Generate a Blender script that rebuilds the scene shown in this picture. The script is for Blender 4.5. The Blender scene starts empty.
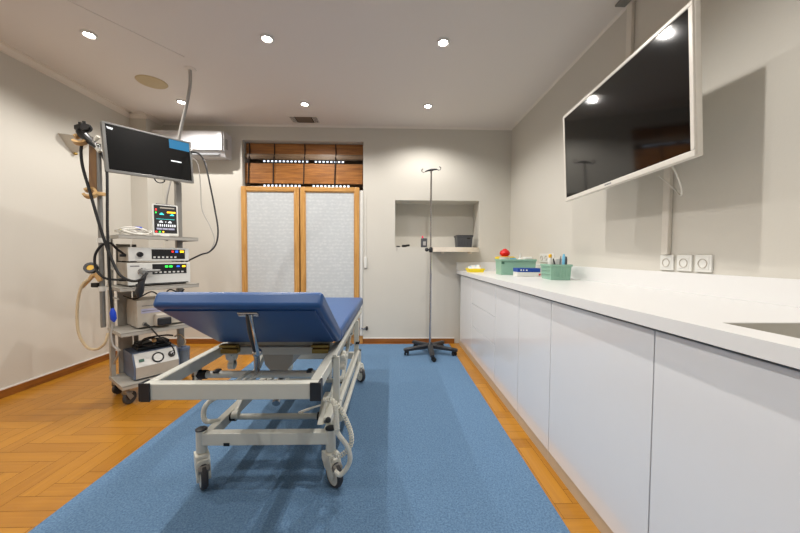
import bpy, bmesh, math, random
from mathutils import Vector, Matrix
random.seed(7)
S = bpy.context.scene
COL = S.collection
PI = math.pi
R = math.radians

# ------------------------------------------------------------------ camera
cd = bpy.data.cameras.new('camera'); cam = bpy.data.objects.new('camera', cd); COL.objects.link(cam)
cd.sensor_width = 36; cd.lens = 320 / 800 * 36; cd.clip_start = 0.02
YAW, PIT, ROL = R(1.43), R(-1.97), R(0.3)
fw = Vector((math.sin(YAW) * math.cos(PIT), math.cos(YAW) * math.cos(PIT), math.sin(PIT)))
r0 = Vector((math.cos(YAW), -math.sin(YAW), 0)); u0 = r0.cross(fw)
rr = r0 * math.cos(ROL) + u0 * math.sin(ROL); uu = -r0 * math.sin(ROL) + u0 * math.cos(ROL)
cam.matrix_world = Matrix(((rr.x, uu.x, -fw.x, 0), (rr.y, uu.y, -fw.y, 0), (rr.z, uu.z, -fw.z, 1.12), (0, 0, 0, 1)))
S.camera = cam

# ------------------------------------------------------------------ world, exposure
w = bpy.data.worlds.new('world'); S.world = w; w.use_nodes = True
w.node_tree.nodes['Background'].inputs[0].default_value = (0.75, 0.85, 1.0, 1)
w.node_tree.nodes['Background'].inputs[1].default_value = 1.6
S.view_settings.view_transform = 'Standard'; S.view_settings.look = 'None'
S.view_settings.gamma = 1; S.view_settings.use_curve_mapping = False
S.view_settings.exposure = 0.64
S.cycles.max_bounces = 14; S.cycles.diffuse_bounces = 8; S.cycles.glossy_bounces = 5
LAMP_W = 30.0
LAMP_COL = (1.0, 0.96, 0.915)
GLOW_W = 5.0

# ------------------------------------------------------------------ materials
def lin(c):
    if isinstance(c, str):
        c = tuple(int(c[i:i + 2], 16) / 255 for i in (0, 2, 4))
    return tuple((x / 12.92 if x <= 0.04045 else ((x + 0.055) / 1.055) ** 2.4) for x in c) + (1,)

def mat(name, col, rough=0.5, metal=0.0, var=0.06, scale=40, bump=0.0, coat=0.0, spec=0.5, emit=None, estr=0, trans=0, alpha=1):
    m = bpy.data.materials.new(name); m.use_nodes = True
    nt = m.node_tree; b = nt.nodes['Principled BSDF']
    c = lin(col)
    b.inputs['Roughness'].default_value = rough; b.inputs['Metallic'].default_value = metal
    b.inputs['Specular IOR Level'].default_value = spec
    b.inputs['Coat Weight'].default_value = coat; b.inputs['Coat Roughness'].default_value = 0.06
    b.inputs['Transmission Weight'].default_value = trans
    b.inputs['Alpha'].default_value = alpha
    tc = nt.nodes.new('ShaderNodeTexCoord'); n = nt.nodes.new('ShaderNodeTexNoise')
    n.inputs['Scale'].default_value = scale; n.inputs['Detail'].default_value = 4
    nt.links.new(tc.outputs['Object'], n.inputs['Vector'])
    mx = nt.nodes.new('ShaderNodeMix'); mx.data_type = 'RGBA'
    mx.inputs[6].default_value = tuple(x * (1 - var) for x in c[:3]) + (1,)
    mx.inputs[7].default_value = tuple(min(1, x * (1 + var)) for x in c[:3]) + (1,)
    nt.links.new(n.outputs['Fac'], mx.inputs[0]); nt.links.new(mx.outputs[2], b.inputs['Base Color'])
    if bump:
        bp = nt.nodes.new('ShaderNodeBump'); bp.inputs['Strength'].default_value = bump; bp.inputs['Distance'].default_value = 0.002
        nt.links.new(n.outputs['Fac'], bp.inputs['Height']); nt.links.new(bp.outputs['Normal'], b.inputs['Normal'])
    if emit:
        b.inputs['Emission Color'].default_value = lin(emit); b.inputs['Emission Strength'].default_value = estr
    return m

M = {}
M['wall'] = mat('wall_paint', (0.785, 0.772, 0.735), 0.75, bump=0.15, scale=90, var=0.015)
M['ceiling'] = mat('ceiling_paint', (0.86, 0.835, 0.81), 0.8, bump=0.06, scale=60, var=0.012)
M['cornice'] = mat('cornice_paint', (0.87, 0.845, 0.81), 0.7, var=0.015)
M['white_trim'] = mat('white_sealant', (0.86, 0.85, 0.83), 0.5)
M['gloss_white'] = mat('white_lacquer', (0.87, 0.875, 0.885), 0.16, var=0.008, coat=0.6)
M['carcass'] = mat('cabinet_carcass', (0.62, 0.62, 0.62), 0.5)
M['toe'] = mat('beige_plinth', (0.72, 0.66, 0.57), 0.4)
M['worktop'] = mat('solid_surface_white', (0.87, 0.87, 0.865), 0.28, var=0.01)
M['sink'] = mat('sink_surface', (0.78, 0.77, 0.74), 0.35, var=0.015)
M['cream_metal'] = mat('cream_painted_steel', (0.80, 0.80, 0.76), 0.32, var=0.03, scale=25)
M['cream_plastic'] = mat('cream_plastic', (0.85, 0.845, 0.80), 0.4)
M['grey_metal'] = mat('grey_steel', (0.55, 0.55, 0.54), 0.35, 0.6)
M['chrome'] = mat('chrome', (0.75, 0.75, 0.76), 0.16, 1.0, var=0.02)
M['dark_metal'] = mat('dark_steel', (0.22, 0.23, 0.24), 0.4, 0.5)
M['brass'] = mat('brass', (0.66, 0.55, 0.30), 0.35, 0.8)
M['black'] = mat('black_plastic', (0.045, 0.045, 0.05), 0.4)
M['rubber'] = mat('black_rubber', (0.06, 0.06, 0.065), 0.65)
M['base_black'] = mat('charcoal_plastic', (0.14, 0.145, 0.16), 0.42)
M['grey_tyre'] = mat('grey_tyre', (0.22, 0.22, 0.23), 0.6)
M['white_plastic'] = mat('white_plastic', (0.85, 0.85, 0.83), 0.35)
M['tv_white'] = mat('ivory_plastic', (0.84, 0.82, 0.78), 0.3)
M['screen'] = mat('dark_glass', (0.025, 0.026, 0.028), 0.07, spec=0.6, var=0.02)
M['screen_matt'] = mat('matt_screen', (0.02, 0.02, 0.02), 0.35, spec=0.25, var=0.1, scale=300)
M['blue_vinyl'] = mat('blue_vinyl', (0.135, 0.30, 0.51), 0.38, var=0.06, scale=160, bump=0.12)
M['trolley'] = mat('trolley_grey_beige', (0.66, 0.645, 0.61), 0.42, var=0.03)
M['trolley_dark'] = mat('trolley_column', (0.50, 0.49, 0.47), 0.42, var=0.03)
M['device_white'] = mat('device_white', (0.82, 0.82, 0.80), 0.38)
M['device_beige'] = mat('device_beige', (0.70, 0.67, 0.62), 0.42)
M['device_blue'] = mat('device_slate', (0.36, 0.41, 0.50), 0.4)
M['panel_black'] = mat('panel_black', (0.06, 0.065, 0.075), 0.3)
M['wood_plate'] = mat('tan_board', (0.50, 0.36, 0.20), 0.5, var=0.12, scale=20)
M['tan_plastic'] = mat('tan_plastic', (0.76, 0.62, 0.42), 0.4)
M['hose'] = mat('beige_hose', (0.78, 0.71, 0.58), 0.4)
M['white_cable'] = mat('white_cable', (0.82, 0.81, 0.78), 0.45)
M['grey_cable'] = mat('grey_cable', (0.66, 0.65, 0.63), 0.5)
M['blue'] = mat('bright_blue_plastic', (0.08, 0.26, 0.75), 0.4)
M['navy'] = mat('navy_card', (0.07, 0.25, 0.58), 0.5)
M['sky'] = mat('light_blue_plastic', (0.45, 0.72, 0.85), 0.4)
M['green'] = mat('sage_plastic', (0.53, 0.69, 0.61), 0.45, var=0.05)
M['dark_green'] = mat('dark_sage', (0.15, 0.34, 0.27), 0.45)
M['yellow'] = mat('yellow_plastic', (0.95, 0.86, 0.12), 0.4)
M['amber'] = mat('amber_plastic', (0.90, 0.70, 0.12), 0.4)
M['red'] = mat('red_plastic', (0.80, 0.05, 0.07), 0.4)
M['charcoal'] = mat('charcoal_basket', (0.27, 0.28, 0.30), 0.5)
M['shelf_cream'] = mat('cream_laminate', (0.90, 0.86, 0.80), 0.4)
M['speaker'] = mat('aged_ivory_grille', (0.74, 0.67, 0.53), 0.6, var=0.05)
M['vent_dark'] = mat('vent_cavity', (0.12, 0.11, 0.10), 0.7)
M['ac_white'] = mat('air_conditioner_white', (0.80, 0.80, 0.81), 0.25)
M['ac_grey'] = mat('air_conditioner_grille', (0.50, 0.51, 0.52), 0.5)
M['sconce'] = mat('sconce_glass', (0.75, 0.73, 0.68), 0.35, var=0.08)
M['shutter'] = mat('roller_shutter', (0.42, 0.36, 0.30), 0.6)
M['cyan'] = mat('lit_cyan', (0.0, 0.3, 0.45), 0.4, emit=(0.02, 0.42, 0.58), estr=0.5)
M['white_lit'] = mat('lit_white', (0.8, 0.8, 0.8), 0.4, emit=(0.9, 0.93, 0.95), estr=0.6)
M['led_green'] = mat('lit_green', (0.1, 0.8, 0.2), 0.4, emit=(0.2, 0.95, 0.3), estr=1.2)
M['led_amber'] = mat('lit_amber', (0.9, 0.7, 0.1), 0.4, emit=(1.0, 0.75, 0.1), estr=1.2)
M['led_blue'] = mat('lit_blue', (0.1, 0.3, 0.9), 0.4, emit=(0.15, 0.4, 1.0), estr=1.2)
M['led_red'] = mat('lit_red', (0.9, 0.1, 0.1), 0.4, emit=(1.0, 0.2, 0.15), estr=1.0)
M['mint_lit'] = mat('lit_teal', (0.1, 0.7, 0.7), 0.4, emit=(0.3, 0.85, 0.85), estr=0.8)
M['lamp'] = mat('lamp_lens', (1, 1, 1), 0.4, emit=(1.0, 0.97, 0.92), estr=40)
M['clear'] = mat('smoked_clear_plastic', (0.62, 0.66, 0.70), 0.15, trans=0.6)
M['print_grey'] = mat('grey_print', (0.45, 0.45, 0.46), 0.5)
M['lavender'] = mat('lavender_label', (0.66, 0.66, 0.76), 0.5)

def frosted():
    m = bpy.data.materials.new('patterned_glass'); m.use_nodes = True; nt = m.node_tree; b = nt.nodes['Principled BSDF']
    tc = nt.nodes.new('ShaderNodeTexCoord'); mp = nt.nodes.new('ShaderNodeMapping')
    nt.links.new(tc.outputs['Object'], mp.inputs['Vector']); mp.inputs['Scale'].default_value = (1, 1, 1)
    wv = nt.nodes.new('ShaderNodeTexWave'); wv.wave_type = 'BANDS'; wv.bands_direction = 'Z'; wv.inputs['Scale'].default_value = 7
    wv.inputs['Distortion'].default_value = 3; wv.inputs['Detail'].default_value = 1; wv.inputs['Detail Scale'].default_value = 3
    vr = nt.nodes.new('ShaderNodeTexVoronoi'); vr.inputs['Scale'].default_value = 26
    nt.links.new(mp.outputs[0], wv.inputs['Vector']); nt.links.new(mp.outputs[0], vr.inputs['Vector'])
    ad = nt.nodes.new('ShaderNodeMath'); ad.operation = 'MULTIPLY_ADD'; ad.inputs[1].default_value = 0.5
    nt.links.new(wv.outputs['Fac'], ad.inputs[0]); nt.links.new(vr.outputs['Distance'], ad.inputs[2])
    rp = nt.nodes.new('ShaderNodeValToRGB')
    rp.color_ramp.elements[0].position = 0.1; rp.color_ramp.elements[0].color = lin((0.80, 0.815, 0.82))
    rp.color_ramp.elements[1].position = 0.9; rp.color_ramp.elements[1].color = lin((0.74, 0.76, 0.77))
    nt.links.new(ad.outputs[0], rp.inputs[0]); nt.links.new(rp.outputs[0], b.inputs['Base Color'])
    bp = nt.nodes.new('ShaderNodeBump'); bp.inputs['Strength'].default_value = 0.10; bp.inputs['Distance'].default_value = 0.003
    nt.links.new(ad.outputs[0], bp.inputs['Height']); nt.links.new(bp.outputs[0], b.inputs['Normal'])
    b.inputs['Roughness'].default_value = 0.3
    return m
M['frosted'] = frosted()

def wood(name, a, b_, axis, sc, rough=0.4):
    m = bpy.data.materials.new(name); m.use_nodes = True; nt = m.node_tree; b = nt.nodes['Principled BSDF']
    tc = nt.nodes.new('ShaderNodeTexCoord'); mp = nt.nodes.new('ShaderNodeMapping')
    s = [sc, sc, sc]; s[axis] = sc * 0.08; mp.inputs['Scale'].default_value = s
    nt.links.new(tc.outputs['Object'], mp.inputs['Vector'])
    n = nt.nodes.new('ShaderNodeTexNoise'); n.inputs['Scale'].default_value = 1; n.inputs['Detail'].default_value = 6; n.inputs['Distortion'].default_value = 0.6
    nt.links.new(mp.outputs[0], n.inputs['Vector'])
    rp = nt.nodes.new('ShaderNodeValToRGB'); rp.color_ramp.elements[0].position = 0.32; rp.color_ramp.elements[1].position = 0.68
    rp.color_ramp.elements[0].color = lin(a); rp.color_ramp.elements[1].color = lin(b_)
    nt.links.new(n.outputs['Fac'], rp.inputs[0]); nt.links.new(rp.outputs[0], b.inputs['Base Color'])
    b.inputs['Roughness'].default_value = rough
    return m
M['oak_v'] = wood('oak_upright', (0.69, 0.50, 0.26), (0.80, 0.61, 0.35), 2, 60, 0.35)
M['oak_h'] = wood('oak_rail', (0.69, 0.50, 0.26), (0.80, 0.61, 0.35), 0, 60, 0.35)
M['skirting_x'] = wood('oak_skirting', (0.46, 0.27, 0.09), (0.58, 0.36, 0.13), 0, 50, 0.35)
M['skirting_y'] = wood('oak_skirting_side', (0.46, 0.27, 0.09), (0.58, 0.36, 0.13), 1, 50, 0.35)
M['slat'] = wood('blind_slat_wood', (0.50, 0.31, 0.13), (0.68, 0.45, 0.21), 0, 50, 0.45)
M['slat_pale'] = wood('blind_fold_wood', (0.48, 0.38, 0.28), (0.62, 0.52, 0.41), 0, 50, 0.4)
M['cord'] = mat('dark_cord', (0.13, 0.075, 0.05), 0.8)

def parquet_mat():
    m = bpy.data.materials.new('oak_parquet'); m.use_nodes = True; nt = m.node_tree; b = nt.nodes['Principled BSDF']
    at = nt.nodes.new('ShaderNodeVertexColor'); at.layer_name = 'tone'
    uv = nt.nodes.new('ShaderNodeUVMap'); uv.uv_map = 'grain'
    mp = nt.nodes.new('ShaderNodeMapping'); mp.inputs['Scale'].default_value = (3, 55, 1)
    nt.links.new(uv.outputs[0], mp.inputs['Vector'])
    n = nt.nodes.new('ShaderNodeTexNoise'); n.inputs['Scale'].default_value = 1; n.inputs['Detail'].default_value = 5; n.inputs['Distortion'].default_value = 0.8
    nt.links.new(mp.outputs[0], n.inputs['Vector'])
    sp = nt.nodes.new('ShaderNodeSeparateColor'); nt.links.new(at.outputs['Color'], sp.inputs[0])
    ma = nt.nodes.new('ShaderNodeMath'); ma.operation = 'MULTIPLY_ADD'; ma.inputs[1].default_value = 0.55
    mb = nt.nodes.new('ShaderNodeMath'); mb.operation = 'MULTIPLY'; mb.inputs[1].default_value = 0.3
    nt.links.new(sp.outputs[0], mb.inputs[0]); nt.links.new(n.outputs['Fac'], ma.inputs[0]); nt.links.new(mb.outputs[0], ma.inputs[2])
    rp = nt.nodes.new('ShaderNodeValToRGB'); e = rp.color_ramp.elements
    e[0].position = 0.12; e[0].color = lin((0.60, 0.39, 0.10)); e[1].position = 0.92; e[1].color = lin((0.77, 0.54, 0.155))
    nt.links.new(ma.outputs[0], rp.inputs[0]); nt.links.new(rp.outputs[0], b.inputs['Base Color'])
    b.inputs['Roughness'].default_value = 0.3
    return m
M['parquet'] = parquet_mat()
M['joint'] = mat('parquet_joint', (0.30, 0.16, 0.05), 0.7)

def carpet_mat():
    m = bpy.data.materials.new('blue_carpet'); m.use_nodes = True; nt = m.node_tree; b = nt.nodes['Principled BSDF']
    tc = nt.nodes.new('ShaderNodeTexCoord')
    n = nt.nodes.new('ShaderNodeTexNoise'); n.inputs['Scale'].default_value = 130; n.inputs['Detail'].default_value = 6; n.inputs['Roughness'].default_value = 0.75
    nt.links.new(tc.outputs['Object'], n.inputs['Vector'])
    rp = nt.nodes.new('ShaderNodeValToRGB'); e = rp.color_ramp.elements
    e[0].position = 0.36; e[0].color = lin((0.285, 0.405, 0.53)); e[1].position = 0.64; e[1].color = lin((0.425, 0.55, 0.67))
    nt.links.new(n.outputs['Fac'], rp.inputs[0]); nt.links.new(rp.outputs[0], b.inputs['Base Color'])
    bp = nt.nodes.new('ShaderNodeBump'); bp.inputs['Strength'].default_value = 0.4; bp.inputs['Distance'].default_value = 0.003
    nt.links.new(n.outputs['Fac'], bp.inputs['Height']); nt.links.new(bp.outputs[0], b.inputs['Normal'])
    b.inputs['Roughness'].default_value = 0.85; b.inputs['Specular IOR Level'].default_value = 0.25
    return m
M['carpet'] = carpet_mat()

# ------------------------------------------------------------------ mesh helpers
WM = {}                                   # world matrix of every object that parents others
def frame_of(p): return WM.get(p, Matrix.Identity(4))

def smooth_path(pts, n=8, closed=False):
    P = [Vector(p) for p in pts]
    if len(P) < 3: return P
    out = []
    for i in range(len(P) - 1):
        a = P[max(i - 1, 0)]; b = P[i]; c = P[i + 1]; d = P[min(i + 2, len(P) - 1)]
        for k in range(n):
            t = k / n
            out.append(0.5 * ((2 * b) + (c - a) * t + (2 * a - 5 * b + 4 * c - d) * t * t + (3 * b - a - 3 * c + d) * t ** 3))
    out.append(P[-1]); return out

class MB:
    def __init__(s, local=False): s.v = []; s.f = []; s.local = local; s.X = Matrix.Identity(4); s.mi = []; s.cur = 0; s.flat = set()
    def take(s, bm, T=None, flat=False):
        T = s.X @ (T if T else Matrix.Identity(4)); o = len(s.v); bm.verts.index_update()
        s.v += [T @ v.co for v in bm.verts]
        bm.normal_update()
        for f in bm.faces:
            if flat and max(abs(c) for c in f.normal) > 0.999: s.flat.add(len(s.f))
            s.f.append([o + v.index for v in f.verts]); s.mi.append(s.cur)
        bm.free(); return s
    def box(s, lo, hi, bev=0.0, T=None, seg=2):
        bm = bmesh.new(); bmesh.ops.create_cube(bm, size=1)
        d = [hi[i] - lo[i] for i in range(3)]
        for v in bm.verts:
            v.co = Vector([lo[i] + (v.co[i] + 0.5) * d[i] for i in range(3)])
        if bev: bmesh.ops.bevel(bm, geom=bm.edges[:], offset=bev, segments=seg, profile=0.5, affect='EDGES')
        return s.take(bm, T, True)
    def cbox(s, c, d, bev=0.0, T=None, seg=2):
        return s.box([c[i] - d[i] / 2 for i in range(3)], [c[i] + d[i] / 2 for i in range(3)], bev, T, seg)
    def bar(s, p0, p1, w_, h_, bev=0.0, up=(0, 0, 1)):
        p0 = Vector(p0); p1 = Vector(p1); y = (p1 - p0); L = y.length; y.normalize()
        x = y.cross(Vector(up))
        if x.length < 1e-4: x = Vector((1, 0, 0))
        x.normalize(); z = x.cross(y)
        T = Matrix(((x.x, y.x, z.x, p0.x), (x.y, y.y, z.y, p0.y), (x.z, y.z, z.z, p0.z), (0, 0, 0, 1)))
        return s.box((-w_ / 2, 0, -h_ / 2), (w_ / 2, L, h_ / 2), bev, T)
    def tube(s, pts, r, n=10, cap=True):
        P = [Vector(p) for p in pts]; o = len(s.v); t0 = (P[1] - P[0]).normalized()
        a = t0.orthogonal().normalized(); rs = r if isinstance(r, (list, tuple)) else [r] * len(P)
        for i, p in enumerate(P):
            t = (P[min(i + 1, len(P) - 1)] - P[max(i - 1, 0)])
            t = t.normalized() if t.length > 1e-9 else t0
            a = (a - t * a.dot(t)); a = a.normalized() if a.length > 1e-6 else t.orthogonal().normalized()
            b = t.cross(a)
            for k in range(n):
                q = 2 * PI * k / n; s.v.append(s.X @ (p + (a * math.cos(q) + b * math.sin(q)) * rs[i]))
        for i in range(len(P) - 1):
            for k in range(n):
                k2 = (k + 1) % n
                s.f.append([o + i * n + k, o + i * n + k2, o + (i + 1) * n + k2, o + (i + 1) * n + k]); s.mi.append(s.cur)
        if cap:
            s.f.append([o + k for k in range(n)][::-1]); s.f.append([o + (len(P) - 1) * n + k for k in range(n)]); s.mi += [s.cur] * 2
        return s
    def cyl(s, p0, p1, r, n=20, r2=None): return s.tube([p0, p1], [r, r if r2 is None else r2], n)
    def lathe(s, prof, c=(0, 0, 0), n=28, T=None, ang=2 * PI):
        o = len(s.v); T = s.X @ (T if T else Matrix.Translation(Vector(c))); full = abs(ang - 2 * PI) < 1e-6; m = n if full else n + 1
        for (r, z) in prof:
            for k in range(m):
                q = ang * k / n; s.v.append(T @ Vector((r * math.cos(q), r * math.sin(q), z)))
        for i in range(len(prof) - 1):
            for k in range(n):
                k2 = (k + 1) % m
                s.f.append([o + i * m + k, o + i * m + k2, o + (i + 1) * m + k2, o + (i + 1) * m + k]); s.mi.append(s.cur)
        return s
    def prism(s, poly, z0, z1, T=None):
        o = len(s.v); T = s.X @ (T if T else Matrix.Identity(4)); n = len(poly)
        for z in (z0, z1):
            for (x, y) in poly: s.v.append(T @ Vector((x, y, z)))
        s.f.append([o + k for k in range(n)][::-1]); s.f.append([o + n + k for k in range(n)])
        for k in range(n): s.f.append([o + k, o + (k + 1) % n, o + n + (k + 1) % n, o + n + k])
        s.mi += [s.cur] * (n + 2); return s
    def ball(s, c, r, sc=(1, 1, 1), T=None):
        bm = bmesh.new(); bmesh.ops.create_uvsphere(bm, u_segments=18, v_segments=12, radius=r)
        for v in bm.verts: v.co = Vector((v.co.x * sc[0] + c[0], v.co.y * sc[1] + c[1], v.co.z * sc[2] + c[2]))
        return s.take(bm, T)
    def build(s, name, m, parent=None, label=None, kind=None, recalc=True):
        me = bpy.data.meshes.new(name)
        inv = Matrix.Identity(4) if (s.local or parent is None) else frame_of(parent).inverted()
        me.from_pydata([inv @ v for v in s.v], [], s.f)
        if recalc:
            bm = bmesh.new(); bm.from_mesh(me); bmesh.ops.recalc_face_normals(bm, faces=bm.faces); bm.to_mesh(me); bm.free()
        for mm in (m if isinstance(m, (list, tuple)) else [m]): me.materials.append(mm if not isinstance(mm, str) else M[mm])
        me.polygons.foreach_set('material_index', s.mi)
        me.polygons.foreach_set('use_smooth', [True] * len(me.polygons)); me.set_sharp_from_angle(angle=R(32))
        me.polygons.foreach_set('use_smooth', [i not in s.flat for i in range(len(me.polygons))])
        o = bpy.data.objects.new(name, me); COL.objects.link(o)
        if parent is not None: o.parent = parent
        WM[o] = frame_of(parent)
        if label: o['label'] = label
        if kind: o['kind'] = kind
        return o

def tag(o, label, cat, group=None):
    o['label'] = label; o['category'] = cat
    if group: o['group'] = group
    return o
def thing(name, label, cat, loc=(0, 0, 0), rz=0.0, group=None, kind=None):
    o = bpy.data.objects.new(name, None); COL.objects.link(o); o.location = loc; o.rotation_euler = (0, 0, rz)
    WM[o] = Matrix.Translation(Vector(loc)) @ Matrix.Rotation(rz, 4, 'Z'); o.empty_display_size = 0.1
    if kind: o['kind'] = kind
    else: tag(o, label, cat, group)
    return o
def solo(mb, name, m, label, cat, group=None):
    """a thing that is one mesh, its origin at its base"""
    xs = [v.x for v in mb.v]; ys = [v.y for v in mb.v]; zs = [v.z for v in mb.v]
    c = Vector(((min(xs) + max(xs)) / 2, (min(ys) + max(ys)) / 2, min(zs)))
    mb.v = [v - c for v in mb.v]; o = mb.build(name, m); o.location = c; return tag(o, label, cat, group)
def copy_tree(o, parent=None):
    c = o.copy(); COL.objects.link(c)
    if parent is not None: c.parent = parent
    for ch in list(o.children): copy_tree(ch, c)
    return c
def struct(mb, name, m, parent=None):
    return mb.build(name, m, parent, kind='structure')

# ------------------------------------------------------------------ room shell
XL, XR, YB, YR, ZC = -3.02, 1.50, 4.05, -1.75, 2.72
PX, PY = -2.83, 3.80                                 # pillar in the far left corner
WX0, WX1, WZ1 = -1.86, -0.366, 2.535                 # window recess
NX0, NX1, NZ0, NZ1 = 0.036, 1.10, 1.225, 1.815       # niche
TH = 0.34
b = MB()
def wbox(x0, x1, z0, z1, y0=YB, y1=YB + TH): b.box((x0, y0, z0), (x1, y1, z1))
wbox(XL - 0.2, WX0, 0, ZC); wbox(WX0, WX1, WZ1, ZC); wbox(WX1, NX0, 0, ZC)
wbox(NX0, NX1, 0, NZ0); wbox(NX0, NX1, NZ1, ZC); wbox(NX1, XR + 0.2, 0, ZC)
wbox(NX0, NX1, NZ0, NZ1, YB + 0.30, YB + TH)
struct(b, 'wall_back', 'wall')
b = MB(); b.box((XL - 0.2, YR, 0), (XL, YB, ZC)); b.box((XL, PY, 0), (PX, YB, ZC)); struct(b, 'wall_left', 'wall')
b = MB(); b.box((XR, YR, 0), (XR + 0.2, YB, ZC)); struct(b, 'wall_right', 'wall')
b = MB(); b.box((XL - 0.2, YR - 0.2, 0), (XR + 0.2, YR, ZC)); struct(b, 'wall_rear', 'wall')
b = MB(); b.box((XL - 0.2, YR - 0.2, ZC), (XR + 0.2, YB + TH, ZC + 0.15)); struct(b, 'ceiling', 'ceiling')

# herringbone parquet floor: one mesh, a face per block
def make_floor():
    me = bpy.data.meshes.new('floor'); W, n = 0.085, 5; L = W * n; g = 0.0008
    x0, x1, y0, y1 = XL, XR, YR, YB
    V = []; F = []; T = []; U = []
    def add(ax, ay, bx, by, horiz):
        ax, ay, bx, by = ax + g, ay + g, bx - g, by - g
        cx0, cx1, cy0, cy1 = max(ax, x0), min(bx, x1), max(ay, y0), min(by, y1)
        if cx1 - cx0 < 0.003 or cy1 - cy0 < 0.003: return
        o = len(V); q = [(cx0, cy0), (cx1, cy0), (cx1, cy1), (cx0, cy1)]
        for (x, y) in q: V.append((x, y, 0))
        F.append((o, o + 1, o + 2, o + 3)); t = random.random(); r1, r2 = random.random() * 9, random.random() * 9
        for (x, y) in q:
            T.append(t); U.append(((x - ax) + r1, (y - ay) + r2) if horiz else ((y - ay) + r1, (x - ax) + r2))
    ox, oy = XL - 1.0, YR
    for k in range(-80, 160):
        for m_ in range(-30, 30):
            hx, hy = (k + m_ * 2 * n), k
            add(ox + hx * W, oy + hy * W, ox + (hx + n) * W, oy + (hy + 1) * W, True)
            add(ox + (hx + n) * W, oy + (hy + 1 - n) * W, ox + (hx + n + 1) * W, oy + (hy + 1) * W, False)
    nb = len(F); o = len(V)
    for z in (-0.1, -0.0015):
        for (x, y) in ((x0 - 0.2, y0 - 0.2), (x1 + 0.2, y0 - 0.2), (x1 + 0.2, y1 + TH), (x0 - 0.2, y1 + TH)): V.append((x, y, z))
    base = [(3, 2, 1, 0), (4, 5, 6, 7), (0, 1, 5, 4), (1, 2, 6, 5), (2, 3, 7, 6), (3, 0, 4, 7)]
    F += [tuple(o + i for i in f) for f in base]
    me.from_pydata(V, [], F); me.materials.append(M['parquet']); me.materials.append(M['joint'])
    me.polygons.foreach_set('material_index', [0] * nb + [1] * 6)
    ca = me.color_attributes.new('tone', 'FLOAT_COLOR', 'CORNER'); uv = me.uv_layers.new(name='grain')
    for i in range(nb * 4):
        ca.data[i].color = (T[i], T[i], T[i], 1); uv.data[i].uv = U[i]
    ob = bpy.data.objects.new('floor', me); COL.objects.link(ob); ob['kind'] = 'structure'
make_floor()

# skirtings, cornices, ceiling seam
def skirting(name, p0, p1, inward, axis):
    b = MB(); d = Vector(inward)
    def seg(z0, z1, t, mi):
        b.cur = mi
        q0 = Vector(p0); q1 = Vector(p1) + d * t
        lo = [min(q0[i], q1[i]) for i in range(2)] + [z0]; hi = [max(q0[i], q1[i]) for i in range(2)] + [z1]
        b.box(lo, hi, 0.001)
    seg(0.0005, 0.062, 0.014, 0); seg(0.0622, 0.072, 0.010, 1)
    return struct(b, name, ['skirting_x' if axis == 0 else 'skirting_y', 'white_trim'])
skirting('baseboard_left', (XL, YR, 0), (XL, PY, 0), (1, 0, 0), 1)
skirting('baseboard_pillar', (XL + 0.014, PY, 0), (PX, PY, 0), (0, -1, 0), 0)
skirting('baseboard_back', (WX1, YB, 0), (0.80, YB, 0), (0, -1, 0), 0)
skirting('baseboard_corner', (PX, YB, 0), (WX0, YB, 0), (0, -1, 0), 0)
def cornice(name, p0, p1, inward, s):
    b = MB(); p0 = Vector(p0); p1 = Vector(p1); d = Vector(inward); t = (p1 - p0).normalized()
    prof = [(0, 0), (0, -0.6 * s), (0.12 * s, -0.6 * s), (0.12 * s, -0.5 * s), (0.30 * s, -0.42 * s), (0.5 * s, -0.22 * s), (0.58 * s, -0.1 * s), (1.0 * s, -0.1 * s), (1.0 * s, 0)]
    L = (p1 - p0).length
    T = Matrix(((d.x, 0, t.x, p0.x), (d.y, 0, t.y, p0.y), (0, 1, 0, p0.z), (0, 0, 0, 1)))
    b.prism(prof, 0, L, T); return struct(b, name, 'cornice')
cornice('trim_1', (XL, YR, ZC), (XL, PY, ZC), (1, 0, 0), 0.075)
cornice('trim_2', (XL, PY, ZC), (PX + 0.02, PY, ZC), (0, -1, 0), 0.075)
cornice('trim_3', (PX, PY, ZC), (PX, YB, ZC), (1, 0, 0), 0.05)
cornice('trim_4', (PX, YB, ZC), (XR, YB, ZC), (0, -1, 0), 0.03)
cornice('trim_5', (XR, YB, ZC), (XR, YR, ZC), (-1, 0, 0), 0.02)
b = MB(); b.bar((-2.25, 1.85, ZC - 0.0015), (-1.70, 2.70, ZC - 0.0015), 0.03, 0.003); struct(b, 'trim_6', 'ceiling')

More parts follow.
